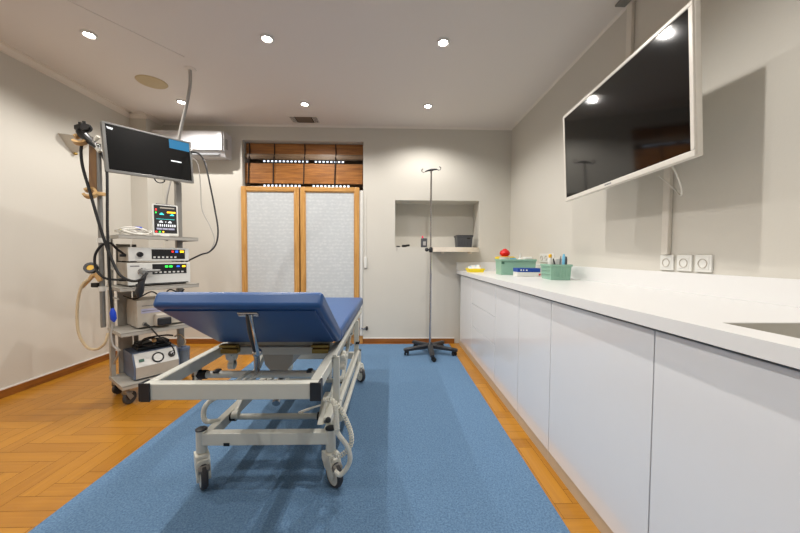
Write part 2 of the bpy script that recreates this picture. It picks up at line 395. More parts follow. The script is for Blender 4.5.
# ------------------------------------------------------------------ window: sashes, roller shutter, wooden blind
win = thing('window_1', None, None, ((WX0 + WX1) / 2, YB, 0), kind='structure')
def sash(x0, x1):
    y0, y1, z0, z1, fwid = YB - 0.03, YB + 0.012, 0.10, 1.965, 0.056
    f = MB(); f.cur = 0
    f.box((x0, y0, z0), (x0 + fwid, y1, z1), 0.005); f.box((x1 - fwid, y0, z0), (x1, y1, z1), 0.005)
    f.cur = 1
    f.box((x0 + fwid, y0 + 0.001, z1 - fwid), (x1 - fwid, y1 - 0.001, z1), 0.005); f.box((x0 + fwid, y0 + 0.001, z0), (x1 - fwid, y1 - 0.001, z0 + 0.09), 0.005)
    fo = f.build('sash', ['oak_v', 'oak_h'], win)
    p = MB(); p.box((x0 + fwid - 0.004, YB - 0.012, z0 + 0.08), (x1 - fwid + 0.004, YB - 0.004, z1 - fwid + 0.004)); p.build('pane', 'frosted', fo)
    g = MB(); t = 0.010
    for (lo, hi) in (((x0 + fwid, YB - 0.022, z0 + 0.09), (x0 + fwid + t, YB - 0.012, z1 - fwid)), ((x1 - fwid - t, YB - 0.022, z0 + 0.09), (x1 - fwid, YB - 0.012, z1 - fwid)),
                     ((x0 + fwid, YB - 0.022, z1 - fwid - t), (x1 - fwid, YB - 0.012, z1 - fwid))): g.box(lo, hi, 0.002)
    g.build('glazing_bead', 'oak_v', fo)
sash(-1.868, -1.157); sash(-1.142, -0.412)
b = MB(); b.box((WX0 + 0.002, YB + 0.0, 0.0), (WX1 - 0.002, YB + 0.05, 0.098), 0.004); b.build('sill', 'oak_h', win)
b = MB(); b.box((WX1 - 0.045, YB - 0.01, 0.10), (WX1 - 0.003, YB + 0.05, 1.93), 0.004); b.build('side_jamb', 'white_plastic', win)
# roller shutter behind, with pierced slats that let the daylight through
sh = MB(); ys = YB + 0.22
def solid(x0, x1, z0, z1): sh.box((x0, ys, z0), (x1, ys + 0.012, z1))
rows = [(2.334, 2.356, [(-1.69, -1.08), (-1.02, -0.64)]), (2.014, 2.040, [(-1.69, -1.21), (-1.05, -0.53)])]
zprev = 0.0
for (za, zb, spans) in sorted(rows):
    solid(WX0, WX1, zprev, za)
    x = WX0
    for (sa, sb) in spans:
        solid(x, sa, za, zb); k = sa
        while k < sb - 0.02:
            sh.box((k + 0.028, ys, za), (k + 0.0505, ys + 0.012, zb)); k += 0.0505
        x = k
    solid(x, WX1, za, zb); zprev = zb
solid(WX0, WX1, zprev, WZ1)
k = 0.05
while k < WZ1:
    if not any(za - 0.02 < k < zb + 0.02 for za, zb, _ in rows): sh.box((WX0, ys - 0.004, k), (WX1, ys, k + 0.006))
    k += 0.045
sh.build('roller_shutter', 'shutter', win)

bl = thing('wooden_blind', 'brown wooden slat blind drawn half up above the frosted glass panels', 'blind', ((WX0 + WX1) / 2, YB + 0.08, WZ1 - 0.02))
bx0, bx1 = WX0 + 0.012, WX1 - 0.012
def slats(name, z0, z1, tilt, y):
    s = MB(); z = z0
    while z < z1 - 0.004:
        T = Matrix.Translation((0, y + random.uniform(-0.0015, 0.0015), z + 0.008)) @ Matrix.Rotation(R(tilt), 4, 'X')
        s.box((bx0, -0.002, -0.0085), (bx1, 0.002, 0.0085), 0.0008, T); z += 0.0155
    return s.build(name, 'slat', bl)
slats('slat_panel', 2.385, 2.525, 6, YB + 0.09)
slats('slat_panel', 2.022, 2.265, 4, YB + 0.06)
b = MB()
for i in range(6):
    z = 2.325 + 0.0115 * i; y = YB + 0.075 - 0.02 * math.sin(PI * (i + 0.5) / 6)
    b.box((bx0, y, z), (bx1, y + 0.004, z + 0.011), 0.001)
b.build('fold', 'slat_pale', bl)
for cx in (-1.80, -1.49, -1.11, -0.72):
    b = MB(); b.tube(smooth_path([(cx, YB + 0.074, 2.52), (cx + 0.004, YB + 0.07, 2.40), (cx, YB + 0.044, 2.30), (cx - 0.004, YB + 0.048, 2.20), (cx - 0.008, YB + 0.049, 2.06), (cx - 0.012, YB + 0.049, 2.01)]), 0.0075, 8)
    b.build('cord', 'cord', bl)
# belt winder of the shutter
wd = thing('shutter_belt_winder', 'small white shutter belt winder on the wall right of the frosted glass panels', 'belt winder', (-0.36 + 0.03, YB, 0.98))
b = MB(); b.box((-0.352, YB - 0.022, 0.96), (-0.318, YB, 1.10), 0.005); b.build('winder_box', 'white_plastic', wd)
b = MB(); b.box((-0.342, YB - 0.006, 1.10), (-0.328, YB - 0.003, 1.88)); b.build('belt', 'white_cable', wd)
ds = thing('door_stop', 'small black door stop on a short stem beside the lower right window frame', 'door stop', (-0.36, YB - 0.01, 0.18))
b = MB(); b.cyl((-0.4115, YB - 0.01, 0.195), (-0.325, YB - 0.01, 0.195), 0.008); b.build('stem', 'chrome', ds)
b = MB(); b.lathe([(0, 0), (0.016, 0), (0.026, 0.012), (0.026, 0.022), (0.012, 0.030), (0, 0.030)], T=Matrix.Translation((-0.332, YB - 0.01, 0.195)) @ Matrix.Rotation(R(90), 4, 'Y')); b.build('buffer', 'rubber', ds)

# ------------------------------------------------------------------ ceiling fittings
LX = (-2.21, -0.93, 0.375); LY = (3.46, 2.44, 1.14, 0.06)
where = {(0, 0): 'recessed ceiling spotlight above the wall-mounted air conditioner', (1, 0): 'recessed ceiling spotlight just in front of the square air vent',
         (2, 0): 'recessed ceiling spotlight above the infusion stand and wall niche', (0, 1): 'recessed ceiling spotlight nearest the left wall, in front of the round speaker',
         (1, 1): 'recessed ceiling spotlight in the nearer row, middle of its three', (2, 1): 'recessed ceiling spotlight in the nearer row, closest to the wall television'}
proto = None
for j, ly in enumerate(LY):
    for i, lx in enumerate(LX):
        if proto is None:
            t = thing('ceiling_spotlight', '', 'ceiling light', (0, 0, ZC), 0, 'recessed ceiling spotlights')
            b = MB(True); b.lathe([(0.032, 0.0), (0.032, -0.010), (0.036, -0.014), (0.046, -0.010), (0.048, 0.0)], n=32); b.build('trim_ring', 'white_plastic', t)
            b = MB(True); b.lathe([(0, -0.008), (0.018, -0.0075), (0.032, -0.005), (0.032, 0.0)], n=24); b.build('lens', 'lamp', t)
            proto = t
        else:
            t = copy_tree(proto)
            for ch in list(t.children):
                if ch.type == 'LIGHT': bpy.data.objects.remove(ch)
        t.location = (lx, ly, ZC)
        t['label'] = where.get((i, j), 'recessed ceiling spotlight out of view behind the photographer')
        ld = bpy.data.lights.new('spot_beam', 'SPOT'); ld.energy = LAMP_W * (0.65 if j == 3 else 1.0); ld.color = LAMP_COL; ld.spot_size = R(150); ld.spot_blend = 0.55; ld.shadow_soft_size = 0.016
        lo = bpy.data.objects.new('spot_beam', ld); COL.objects.link(lo); lo.parent = t; lo.location = (0, 0, -0.045)
        t['category'] = 'ceiling light'

b = MB(); b.lathe([(0, -0.010), (0.10, -0.009), (0.118, -0.006), (0.124, 0.0)], c=(-2.24, 3.09, ZC), n=40)
b2 = solo(b, 'ceiling_speaker', 'speaker', 'round yellowed speaker grille flush in the ceiling at left', 'speaker')
v = thing('air_vent', 'rectangular ceiling air vent with dark slats near the back wall', 'vent', (-1.035, 3.87, ZC))
b = MB(); x0, x1, y0, y1 = -1.215, -0.865, 3.76, 3.965
for lo, hi in (((x0, y0), (x1, y0 + 0.018)), ((x0, y1 - 0.018), (x1, y1)), ((x0, y0 + 0.018), (x0 + 0.018, y1 - 0.018)), ((x1 - 0.018, y0 + 0.018), (x1, y1 - 0.018))):
    b.box((lo[0], lo[1], ZC - 0.008), (hi[0], hi[1], ZC), 0.002)
b.build('vent_frame', 'cornice', v)
b = MB(); b.box((x0 + 0.018, y0 + 0.018, ZC - 0.002), (x1 - 0.018, y1 - 0.018, ZC - 0.0005)); b.build('backing', 'vent_dark', v)
b = MB(); b.box((x0 + 0.085, y0 + 0.022, ZC - 0.007), (x1 - 0.085, y1 - 0.022, ZC - 0.002), 0.001); b.build('damper_panel', M['shutter'], v)
for k in range(8):
    xx = x0 + 0.026 + 0.014 * k if k < 4 else x1 - 0.026 - 0.014 * (k - 4)
    b = MB(); b.box((xx - 0.002, y0 + 0.018, ZC - 0.008), (xx + 0.002, y1 - 0.018, ZC - 0.002)); b.build('slat', 'cornice', v)

# ------------------------------------------------------------------ air conditioner
ac = thing('air_conditioner', 'white split air conditioner high on the back wall behind the tower monitor', 'air conditioner', (-2.44, YB, 2.30))
ax0, ax1, az0, az1, ayf = -2.82, -1.985, 2.29, 2.575, YB - 0.20
b = MB(); prof = [(0, az0 - 0.0), (-0.05, az0 - 0.02), (-0.14, az0 - 0.01), (-0.185, az0 + 0.05), (-0.185, az1 - 0.01), (-0.17, az1), (0, az1)]
T = Matrix(((0, 0, 1, ax0), (1, 0, 0, YB), (0, 1, 0, 0), (0, 0, 0, 1))); b.prism(prof, 0, ax1 - ax0, T); b.build('body', 'ac_white', ac)
b = MB(); b.box((ax0 + 0.004, YB - 0.205, az0 + 0.055), (ax1 - 0.012, YB - 0.184, az1 - 0.008), 0.006); fp = b.build('front_panel', 'ac_white', ac)
b = MB(); b.box((-2.15, YB - 0.207, 2.43), (-2.095, YB - 0.2045, 2.485), 0.001); b.build('display_plate', 'cornice', fp)
b = MB(); b.bar((ax0 + 0.05, YB - 0.166, az0 + 0.016), (ax1 - 0.06, YB - 0.166, az0 + 0.016), 0.012, 0.05, 0.003, up=(0, -0.8, -0.6)); b.build('air_flap', 'ac_grey', ac)
b = MB()
for k in range(9): b.box((ax1 - 0.001, YB - 0.15, 2.375 + 0.014 * k), (ax1 + 0.003, YB - 0.10, 2.383 + 0.014 * k))
b.build('side_grille', 'ac_grey', ac)

# wall sconce on left wall
sc = thing('wall_sconce', 'cream triangular glass wall light with a small brass finial on the left wall', 'wall lamp', (XL, 3.10, 2.06))
b = MB(); pr = [(r, z * 0.66) for r, z in ((0.012, 0.0), (0.035, 0.03), (0.075, 0.09), (0.105, 0.15), (0.138, 0.205), (0.132, 0.207), (0.098, 0.15), (0.068, 0.092), (0.03, 0.035), (0.008, 0.006))]
b.lathe(pr, T=Matrix.Translation((XL + 0.001, 3.14, 2.07)) @ Matrix.Rotation(R(-90), 4, 'Z'), n=24, ang=PI); b.build('shade', 'sconce', sc)
b = MB(); b.ball((XL + 0.02, 3.14, 2.066), 0.016, (1, 1, 0.8)); b.build('finial', 'brass', sc)

# ------------------------------------------------------------------ carpet
b = MB(); b.box((-1.45, YR + 0.02, 0.0005), (0.725, YB - 0.055, 0.007), 0.002)
solo(b, 'carpet', 'carpet', 'large blue low pile carpet laid over the wooden parquet floor', 'carpet')

# ------------------------------------------------------------------ cabinets and worktop
DF = 0.847                                    # door face plane
CZ = 0.896                                    # underside of the worktop
def cabinet(y0, y1, fronts, label, name='base_cabinet', top=CZ - 0.012):
    t = thing(name, label, 'cabinet', (1.16, (y0 + y1) / 2, 0), 0, 'white gloss base cabinets')
    b = MB(); b.box((DF + 0.02, y0, 0.065), (XR - 0.002, y1, top)); b.box((DF + 0.005, y0, 0.0005), (DF + 0.04, y1, 0.0645)); b.mi[6:12] = [1] * 6
    if top > 0.8: b.box((DF + 0.05, y0, CZ - 0.012), (XR - 0.01, y1, CZ - 0.0005))
    b.build('body', ['carcass', 'toe'], t)
    for (kind, a, c, z0, z1) in fronts:
        b = MB(); b.box((DF, a + 0.0015, z0 + 0.0015), (DF + 0.0195, c - 0.0015, z1 - 0.0015), 0.001); b.build(kind, 'gloss_white', t)
    return t
Z0, Z1 = 0.068, 0.884
cabinet(3.36, 3.985, [('door', 3.36, 3.92, Z0, Z1)], 'white gloss base cabinet at the far end against the back wall')
cabinet(2.587, 3.358, [('drawer', 2.587, 3.358, 0.62, Z1), ('drawer', 2.587, 3.358, 0.385, 0.62), ('drawer', 2.587, 3.358, Z0, 0.385)], 'white gloss base cabinet with three wide drawers', 'drawer_cabinet')
cabinet(2.102, 2.585, [('door', 2.102, 2.585, Z0, Z1)], 'narrow white gloss door cabinet next to the three drawers')
cabinet(1.672, 2.100, [('door', 1.672, 2.100, Z0, Z1)], 'narrow white gloss door cabinet between the other narrow door and the wide door')
cabinet(1.003, 1.670, [('door', 1.003, 1.670, Z0, Z1)], 'wide white gloss door cabinet below the three single sockets')
cabinet(0.30, 1.001, [('door', 0.30, 1.001, Z0, Z1)], 'white gloss door cabinet nearest the viewer, under the sink', top=0.70)
cabinet(-0.50, 0.298, [('door', -0.50, 0.298, Z0, Z1)], 'white gloss base cabinet just out of view beyond the sink')

wt = thing('worktop', 'long white worktop with upstand and integrated sink along the right wall', 'worktop', (1.15, 1.7, CZ))
CX, CT, SX0, SX1, SY0, SY1 = 0.818, 0.938, 0.918, 1.32, 0.36, 0.862
b = MB(); y0, y1 = -0.52, YB - 0.001
b.box((CX, SY1, CZ), (XR - 0.001, y1, CT)); b.box((CX, y0, CZ), (XR - 0.001, SY0, CT)); b.box((CX, SY0, CZ), (SX0, SY1, CT)); b.box((SX1, SY0, CZ), (XR - 0.001, SY1, CT))
b.build('top', 'worktop', wt)
b = MB(); b.box((XR - 0.022, y0, CT), (XR - 0.0005, y1, 1.040), 0.001); b.box((CX, y1 - 0.02, CT), (XR - 0.022, y1, 1.040), 0.001); b.build('upstand', 'worktop', wt)
b = MB(); d = CT - 0.17
SX0, SX1, SY0, SY1 = SX0 + 0.001, SX1 - 0.001, SY0 + 0.001, SY1 - 0.001
b.box((SX0 - 0.012, SY0 - 0.012, d - 0.012), (SX1 + 0.012, SY1 + 0.012, d))
b.box((SX0 - 0.012, SY0 - 0.012, d), (SX0, SY1 + 0.012, CT - 0.003)); b.box((SX1, SY0 - 0.012, d), (SX1 + 0.012, SY1 + 0.012, CT - 0.003))
b.box((SX0, SY0 - 0.012, d), (SX1, SY0, CT - 0.003)); b.box((SX0, SY1, d), (SX1, SY1 + 0.012, CT - 0.003))
b.build('sink_basin', 'sink', wt)

# ------------------------------------------------------------------ wall television, sockets, conduit
TVM = None
def make_tv():
    a = Vector((-0.052, -0.9985, 0.0047)).normalized(); dn = Vector((0.0270, -0.0050, -0.5520)); dn = (dn - a * dn.dot(a)).normalized()
    tl = Vector((1.208, 2.2553, 2.0888)); wS, hS = 1.0, 0.5535
    n = a.cross(-dn).normalized()                          # out of the screen
    if n.x > 0: n = -n
    t = thing('wall_television', 'large white framed television tilted down on the right wall', 'television', (1.42, 1.75, 1.75))
    T = Matrix(((a.x, dn.x, n.x, tl.x), (a.y, dn.y, n.y, tl.y), (a.z, dn.z, n.z, tl.z), (0, 0, 0, 1)))
    f, dp = 0.018, 0.032
    b = MB(); b.box((-f, -f, -dp), (wS + f, hS + f + 0.008, -0.0025), 0.006, T)
    fr = 0.0045
    b.box((-f, -f, -0.004), (wS + f, 0, fr), 0.003, T); b.box((-f, hS, -0.004), (wS + f, hS + f + 0.008, fr), 0.003, T)
    b.box((-f, 0, -0.004), (0, hS, fr), 0.002, T); b.box((wS, 0, -0.004), (wS + f, hS, fr), 0.002, T)
    h = b.build('housing', 'tv_white', t)
    b = MB(); b.box((0, 0, -0.0024), (wS, hS, 0.0), 0, T); b.build('screen', 'screen', t)
    b = MB()
    for k, ww in enumerate((0.006, 0.005, 0.007, 0.005, 0.006, 0.005, 0.006)): b.box((wS * 0.445 + k * 0.0085, hS + 0.008, fr), (wS * 0.445 + k * 0.0085 + ww, hS + 0.016, fr + 0.0006), 0, T)
    b.build('maker_mark', 'print_grey', h)
    b = MB(); b.box((0.14, 0.06, -dp - 0.03), (0.86, 0.50, -dp + 0.002), 0.012, T); b.build('back_shell', 'tv_white', t)
    c = T @ Vector((wS * 0.52, hS * 0.5, -dp - 0.028)); b = MB()
    b.bar(c, (XR - 0.012, c.y - 0.03, c.z), 0.07, 0.05, 0.004); b.box((XR - 0.014, c.y - 0.14, c.z - 0.13), (XR, c.y + 0.08, c.z + 0.13), 0.002); b.build('wall_bracket', 'dark_metal', t)
    p = T @ Vector((wS * 0.86, hS + 0.01, -0.03)); b = MB()
    b.tube(smooth_path([p, p + Vector((0.03, 0.0, -0.05)), p + Vector((0.10, 0.05, -0.10)), p + Vector((0.17, 0.13, -0.115)), p + Vector((0.2, 0.20, -0.07)), p + Vector((0.16, 0.25, 0.01))]), 0.0035, 8); b.build('signal_cable', 'white_cable', t)
make_tv()
b = MB(); b.box((XR - 0.022, 1.685, 1.133), (XR - 0.0005, 1.727, 1.98), 0.004)
solo(b, 'cable_trunking', 'tv_white', 'white cable trunking running from the left socket up behind the television', 'cable trunking', 'white cable trunking on the right wall')
b = MB(); b.box((XR - 0.022, 2.00, 1.95), (XR - 0.0005, 2.045, ZC - 0.022), 0.004)
solo(b, 'cable_trunking', 'tv_white', 'white cable trunking running from the ceiling down behind the television', 'cable trunking', 'white cable trunking on the right wall')
b = MB(); b.box((XR - 0.09, 1.96, ZC - 0.012), (XR - 0.022, 2.06, ZC - 0.0005), 0.003)
solo(b, 'cable_outlet', 'trolley_dark', 'small grey cable outlet plate on the ceiling above the television trunking', 'outlet')
def socket_at(y, z, label, proto=None):
    if proto: t = copy_tree(proto)
    else:
        t = thing('power_socket', label, 'socket', (XR, 0, 0), 0, 'single wall sockets above the worktop')
        b = MB(True); b.box((-0.010, -0.0415, -0.0415), (0, 0.0415, 0.0415), 0.003); b.box((-0.012, -0.029, -0.029), (-0.009, 0.029, 0.029), 0.001); b.build('plate', 'white_plastic', t)
        b = MB(True); T = Matrix.Translation((-0.0122, 0, 0)) @ Matrix.Rotation(R(-90), 4, 'Y')
        b.lathe([(0.0225, 0.0), (0.0225, 0.003), (0.0205, 0.003), (0.0195, -0.008), (0, -0.008)], T=T, n=24); fa = b.build('socket_well', 'device_beige', t)
        b = MB(True)
        for yy in (-0.0095, 0.0095): b.cyl((-0.0045, yy, 0), (-0.0035, yy, 0), 0.003, 10)
        b.build('pin_hole', 'black', fa)
    t.location = (XR, y, z); t['label'] = label; return t
s0 = socket_at(1.497, 1.089, 'white wall socket farthest right of the three, not below the trunking')
socket_at(1.598, 1.089, 'white wall socket between the other two single sockets', s0)
socket_at(1.702, 1.089, 'white wall socket directly under the cable trunking', s0)
t = thing('triple_socket', 'white triple socket plate on the right wall behind the sage baskets', 'socket', (XR, 3.05, 1.10))
b = MB(); b.box((XR - 0.010, 2.92, 1.062), (XR, 3.20, 1.145), 0.003); b.build('plate', 'white_plastic', t)
for k in range(3):
    b = MB(); T = Matrix.Translation((XR - 0.0122, 2.97 + 0.09 * k, 1.103)) @ Matrix.Rotation(R(-90), 4, 'Y')
    b.lathe([(0.0225, -0.003), (0.0225, 0.003), (0.0205, 0.003), (0.0195, -0.008), (0, -0.008)], T=T, n=24); b.build('socket_well', 'device_beige', t)

# ------------------------------------------------------------------ examination couch
def at(px, py, Y):
    """the point of the plane y = Y seen at pixel (px, py) of the photograph"""
    d = fw + rr * ((px - 400) / 320) - uu * ((py - 266.5) / 320); return Vector((0, 0, 1.12)) + d * (Y / d.y)

cx = -0.595
couch = thing('examination_couch', 'wheeled examination couch with blue padded top and raised backrest on blue carpet', 'examination couch', (cx, 2.1, 0.007))
XA, XB = -0.915, -0.275                         # outer faces of the frame
# padding
b = MB(); b.box((XA - 0.005, 1.665, 0.665), (XB + 0.012, 2.92, 0.737), 0.020, seg=4); b.build('seat_cushion', 'blue_vinyl', couch)
ang = R(-29.5); hy, hz = 1.655, 0.668
T = Matrix.Translation((0, hy, hz)) @ Matrix.Rotation(ang, 4, 'X')
b = MB(); b.box((XA + 0.018, -0.522, 0.0), (XB + 0.012, 0.0, 0.066), 0.018, T, seg=4); bk = b.build('backrest', 'blue_vinyl', couch)
b = MB(); b.box((XA + 0.05, -0.49, -0.006), (XB - 0.02, -0.03, 0.001), 0.002, T); b.build('underside_panel', 'blue_vinyl', bk)
# upper frame
b = MB(); c = 0.04
b.box((XA - 0.01, 1.19, 0.578), (XB, 1.23, 0.640), 0.004)
b.box((XA - 0.01, 1.23, 0.590), (XA + c - 0.01, 2.93, 0.640), 0.004); b.box((XB - c, 1.23, 0.590), (XB, 2.93, 0.640), 0.004)
b.box((XA + c - 0.01, 2.89, 0.590), (XB - c, 2.93, 0.640), 0.004); b.box((XA + c - 0.01, 1.665, 0.600), (XB - c, 1.705, 0.640), 0.003)
b.box((XA + 0.05, 1.70, 0.640), (XB - 0.05, 2.88, 0.664), 0.003)
b.build('upper_frame', 'cream_metal', couch)
for (x0, x1) in ((XA - 0.019, XA - 0.009), (XB - 0.001, XB + 0.009)):
    b = MB(); b.box((x0, 1.186, 0.574), (x1, 1.234, 0.644), 0.003); b.build('end_cap', 'base_black', couch)
for x in (XA - 0.01, XB - 0.03):
    b = MB(); b.box((x + 0.0, 1.184, 0.574), (x + 0.042 if x > -0.5 else x + 0.034, 1.190, 0.644), 0.002); b.build('end_cap', 'base_black', couch)
for y, z, bk_ in ((1.50, 0.560, 1), (2.35, 0.555, 0)):
    b = MB(); b.cyl((XA + 0.02, y, z), (XB - 0.03, y, z), 0.0165); tb = b.build('cross_tube', 'cream_metal', couch)
    for x in (XA + 0.012, XB - 0.062):
        m = MB(); m.cyl((x, y, z), (x + 0.04, y, z), 0.021); m.build('tube_sleeve', 'rubber', tb)
    for x in (XA + 0.10, XB - 0.11):
        m = MB(); m.box((x - 0.012, y - 0.018, z + 0.010), (x + 0.012, y + 0.018, z + 0.022), 0.003); m.build('clip', 'base_black', tb)
    for x in (XA + 0.005, XB - 0.020):
        m = MB(); m.box((x, y - 0.02, z - 0.02), (x + 0.012, y + 0.02, 0.592), 0.002); m.build('hanger_plate', 'cream_metal', tb)
for x in (-0.825, -0.365):
    b = MB(); b.box((x - 0.042, 1.625, 0.618), (x + 0.042, 1.664, 0.640), 0.002); b.cyl((x - 0.042, 1.648, 0.648), (x + 0.042, 1.648, 0.648), 0.009)
    b.box((x - 0.042, 1.612, 0.652), (x + 0.042, 1.650, 0.664), 0.002); b.build('hinge', 'brass', couch)
# ratchet strut of the backrest
b = MB(); top = Vector((-0.552, 1.245, 0.893))
b.cyl(top + Vector((-0.038, 0, -0.006)), top + Vector((0.038, 0, -0.006)), 0.007); b.bar(top + Vector((-0.038, -0.006, 0.003)), top + Vector((0.038, -0.006, 0.003)), 0.02, 0.006, 0.001)
st = b.build('strut_bracket', 'chrome', couch)
k1 = Vector((-0.568, 1.35, 0.708)); k2 = Vector((-0.63, 1.50, 0.577))
b = MB(); b.tube(smooth_path([top, top * 0.55 + k1 * 0.45 + Vector((-0.006, 0, 0)), k1]), 0.0135, 12); b.build('support_strut', 'dark_metal', couch)
b = MB(); b.tube([top + Vector((0.012, -0.016, 0)), k1 + Vector((0.012, -0.016, 0))], 0.007, 10); b.tube([k1, k1 * 0.4 + k2 * 0.6, k2], 0.0125, 12)
b.ball(k1, 0.02); b.build('strut_rod', 'chrome', couch)
for dx in (-0.030, 0.022):
    b = MB(); b.bar(k2 + Vector((dx, 0, -0.004)), k2 + Vector((dx - 0.02, -0.27, 0.0)), 0.014, 0.010, 0.002); b.build('guide_bar', 'cream_metal', couch)
b = MB(); b.ball(k2 * 0.45 + k1 * 0.55, 0.012, (1, 1, 1)); b.build('release_button', 'amber', couch)
# actuator
b = MB(); b.prism([(-0.775, 0.545), (-0.585, 0.545), (-0.60, 0.46), (-0.64, 0.415), (-0.72, 0.415), (-0.76, 0.46)], -0.13, 0.13, Matrix.Translation((0, 2.05, 0)) @ Matrix(((1, 0, 0, 0), (0, 0, 1, 0), (0, 1, 0, 0), (0, 0, 0, 1))))
mo = b.build('actuator_motor', 'trolley', couch)
b = MB(); b.box((-0.772, 1.915, 0.525), (-0.588, 1.922, 0.543), 0.002); b.build('motor_band', 'dark_metal', mo)
b = MB(); b.cyl((-0.60, 2.12, 0.50), (-0.42, 2.42, 0.43), 0.026); b.cyl((-0.42, 2.42, 0.43), (-0.33, 2.58, 0.40), 0.013); b.build('actuator_rod', 'grey_metal', couch)
b = MB(); b.cyl((-0.70, 2.1, 0.42), (-0.66, 1.82, 0.27), 0.022); b.cyl((-0.73, 2.1, 0.55), (-0.73, 2.1, 0.60), 0.02); b.build('piston', 'chrome', couch)
for y0, z0, y1, z1 in ((1.74, 0.245, 2.33, 0.565), (2.24, 0.245, 2.82, 0.575)):
    for x in (XA + 0.065, XB - 0.070):
        b = MB(); b.bar((x, y0, z0), (x, y1, z1), 0.022, 0.042, 0.004)
        for (yy, zz) in ((y0, z0), (y1, z1)): b.cyl((x - 0.016, yy, zz), (x + 0.016, yy, zz), 0.024)
        b.build('lifting_arm', 'cream_metal', couch)
# base frame
b = MB(); LZ0, LZ1 = 0.205, 0.262
b.box((-0.925, 1.518, LZ0 + 0.002), (-0.285, 1.558, LZ1 + 0.005), 0.004)
b.box((-0.925, 2.80, LZ0), (-0.285, 2.84, LZ1), 0.004)
for x in (-0.915, -0.335): b.box((x, 1.558, LZ0), (x + 0.04, 2.80, LZ1 - 0.002), 0.004)
b.build('base_frame', 'cream_metal', couch)
for y, xa, xb in ((1.74, -0.875, -0.375), (2.24, -0.875, -0.335)):
    b = MB(); b.cyl((xa, y, 0.236), (xb, y, 0.236), 0.0155); tb = b.build('cross_tube', 'cream_metal', couch)
    for x in (xa, xb - 0.03):
        m = MB(); m.cyl((x, y, 0.236), (x + 0.03, y, 0.236), 0.022); m.build('tube_sleeve', 'rubber', tb)
b = MB(); b.prism([(1.60, 0.262), (1.86, 0.262), (1.86, 0.30), (1.80, 0.345), (1.70, 0.345)], -0.375, -0.345, Matrix(((0, 0, 1, 0), (1, 0, 0, 0), (0, 1, 0, 0), (0, 0, 0, 1)))); b.build('pivot_plate', 'cream_metal', couch)
b = MB(); b.box((-0.345, 1.60, 0.263), (-0.305, 1.84, 0.300), 0.006); b.build('cable_channel', 'cream_plastic', couch)
b = MB(); b.box((-0.800, 1.516, LZ0 + 0.001), (-0.772, 1.5185, LZ0 + 0.016)); b.build('slot', 'black', couch)
# castors
def castor(x, y, rz):
    T0 = Matrix.Translation((x, y, 0.007)) @ Matrix.Rotation(rz, 4, 'Z')
    b = MB(); b.X = T0; b.cyl((0, 0, 0.165), (0, 0, 0.272), 0.024, 24); b.cyl((0, 0, 0.150), (0, 0, 0.168), 0.019)
    t = b.build('castor', 'cream_metal', couch)
    b = MB(); b.X = T0; b.lathe([(0, 0.278), (0.020, 0.278), (0.0265, 0.274), (0.0265, 0.270), (0, 0.270)]); b.build('post_cap', 'base_black', t)
    b = MB(); b.X = T0
    P = [(-0.036, 0.155), (0.030, 0.155), (0.040, 0.135), (0.052, 0.10), (0.060, 0.065), (0.052, 0.045), (0.036, 0.058), (0.016, 0.075), (-0.01, 0.085), (-0.036, 0.12)]
    for s_ in (-1, 1):
        b.prism([(p[0] + 0.0, p[1]) for p in P], s_ * 0.024 - 0.005, s_ * 0.024 + 0.005, Matrix(((1, 0, 0, 0), (0, 0, 1, 0), (0, 1, 0, 0), (0, 0, 0, 1))))
    b.box((-0.034, -0.028, 0.132), (0.034, 0.028, 0.158), 0.010, seg=3); b.box((0.018, -0.026, 0.10), (0.046, 0.026, 0.140), 0.008, seg=3)
    b.build('fork', 'cream_plastic', t)
    b = MB(); b.X = T0; Tw = Matrix.Translation((0.032, 0, 0.062)) @ Matrix.Rotation(R(90), 4, 'X')
    b.cur = 0; b.lathe([(0.049, -0.015), (0.057, -0.014), (0.0615, -0.007), (0.0615, 0.007), (0.057, 0.014), (0.049, 0.015)], T=Tw, n=32)
    b.cur = 1; b.lathe([(0, -0.014), (0.02, -0.018), (0.049, -0.014)], T=Tw); b.lathe([(0.049, 0.014), (0.02, 0.018), (0, 0.014)], T=Tw)
    b.build('wheel', ['grey_tyre', 'cream_plastic'], t)
    b = MB(); b.X = T0 @ Matrix.Translation((0.056, 0, 0.112)) @ Matrix.Rotation(R(38), 4, 'Y'); b.box((-0.008, -0.024, -0.02), (0.02, 0.024, 0.006), 0.006, seg=3); b.build('brake_pedal', 'trolley_dark', t)
castor(-0.915, 1.538, R(-52)); castor(-0.295, 1.538, R(-48)); castor(-0.295, 2.82, R(-50)); castor(-0.915, 2.82, R(-100))
# pedal bar at the left, folded side rail at the right
b = MB(); b.tube(smooth_path([(-0.893, 1.66, 0.255), (-0.94, 1.62, 0.275), (-0.948, 1.615, 0.325), (-0.925, 1.62, 0.372), (-0.86, 1.66, 0.405), (-0.83, 1.80, 0.41), (-0.83, 2.0, 0.42)], 8), 0.012, 12); b.build('foot_bar', 'cream_metal', couch)
b = MB()
b.bar((-0.258, 1.49, 0.648), (-0.258, 1.49, 0.40), 0.030, 0.022, 0.004); b.bar((-0.258, 2.33, 0.645), (-0.258, 2.33, 0.315), 0.034, 0.022, 0.004)
b.bar((-0.264, 1.47, 0.655), (-0.264, 2.75, 0.655), 0.018, 0.012, 0.003)
b.build('side_rail_post', 'cream_metal', couch)
b = MB(); b.cyl((-0.246, 1.50, 0.425), (-0.246, 2.33, 0.415), 0.0125); b.cyl((-0.236, 1.52, 0.345), (-0.236, 2.34, 0.325), 0.0125)
b.tube(smooth_path([(-0.236, 1.52, 0.345), (-0.238, 1.47, 0.36), (-0.246, 1.46, 0.40), (-0.246, 1.50, 0.425)]), 0.0125); b.build('side_rail_bar', 'cream_metal', couch)
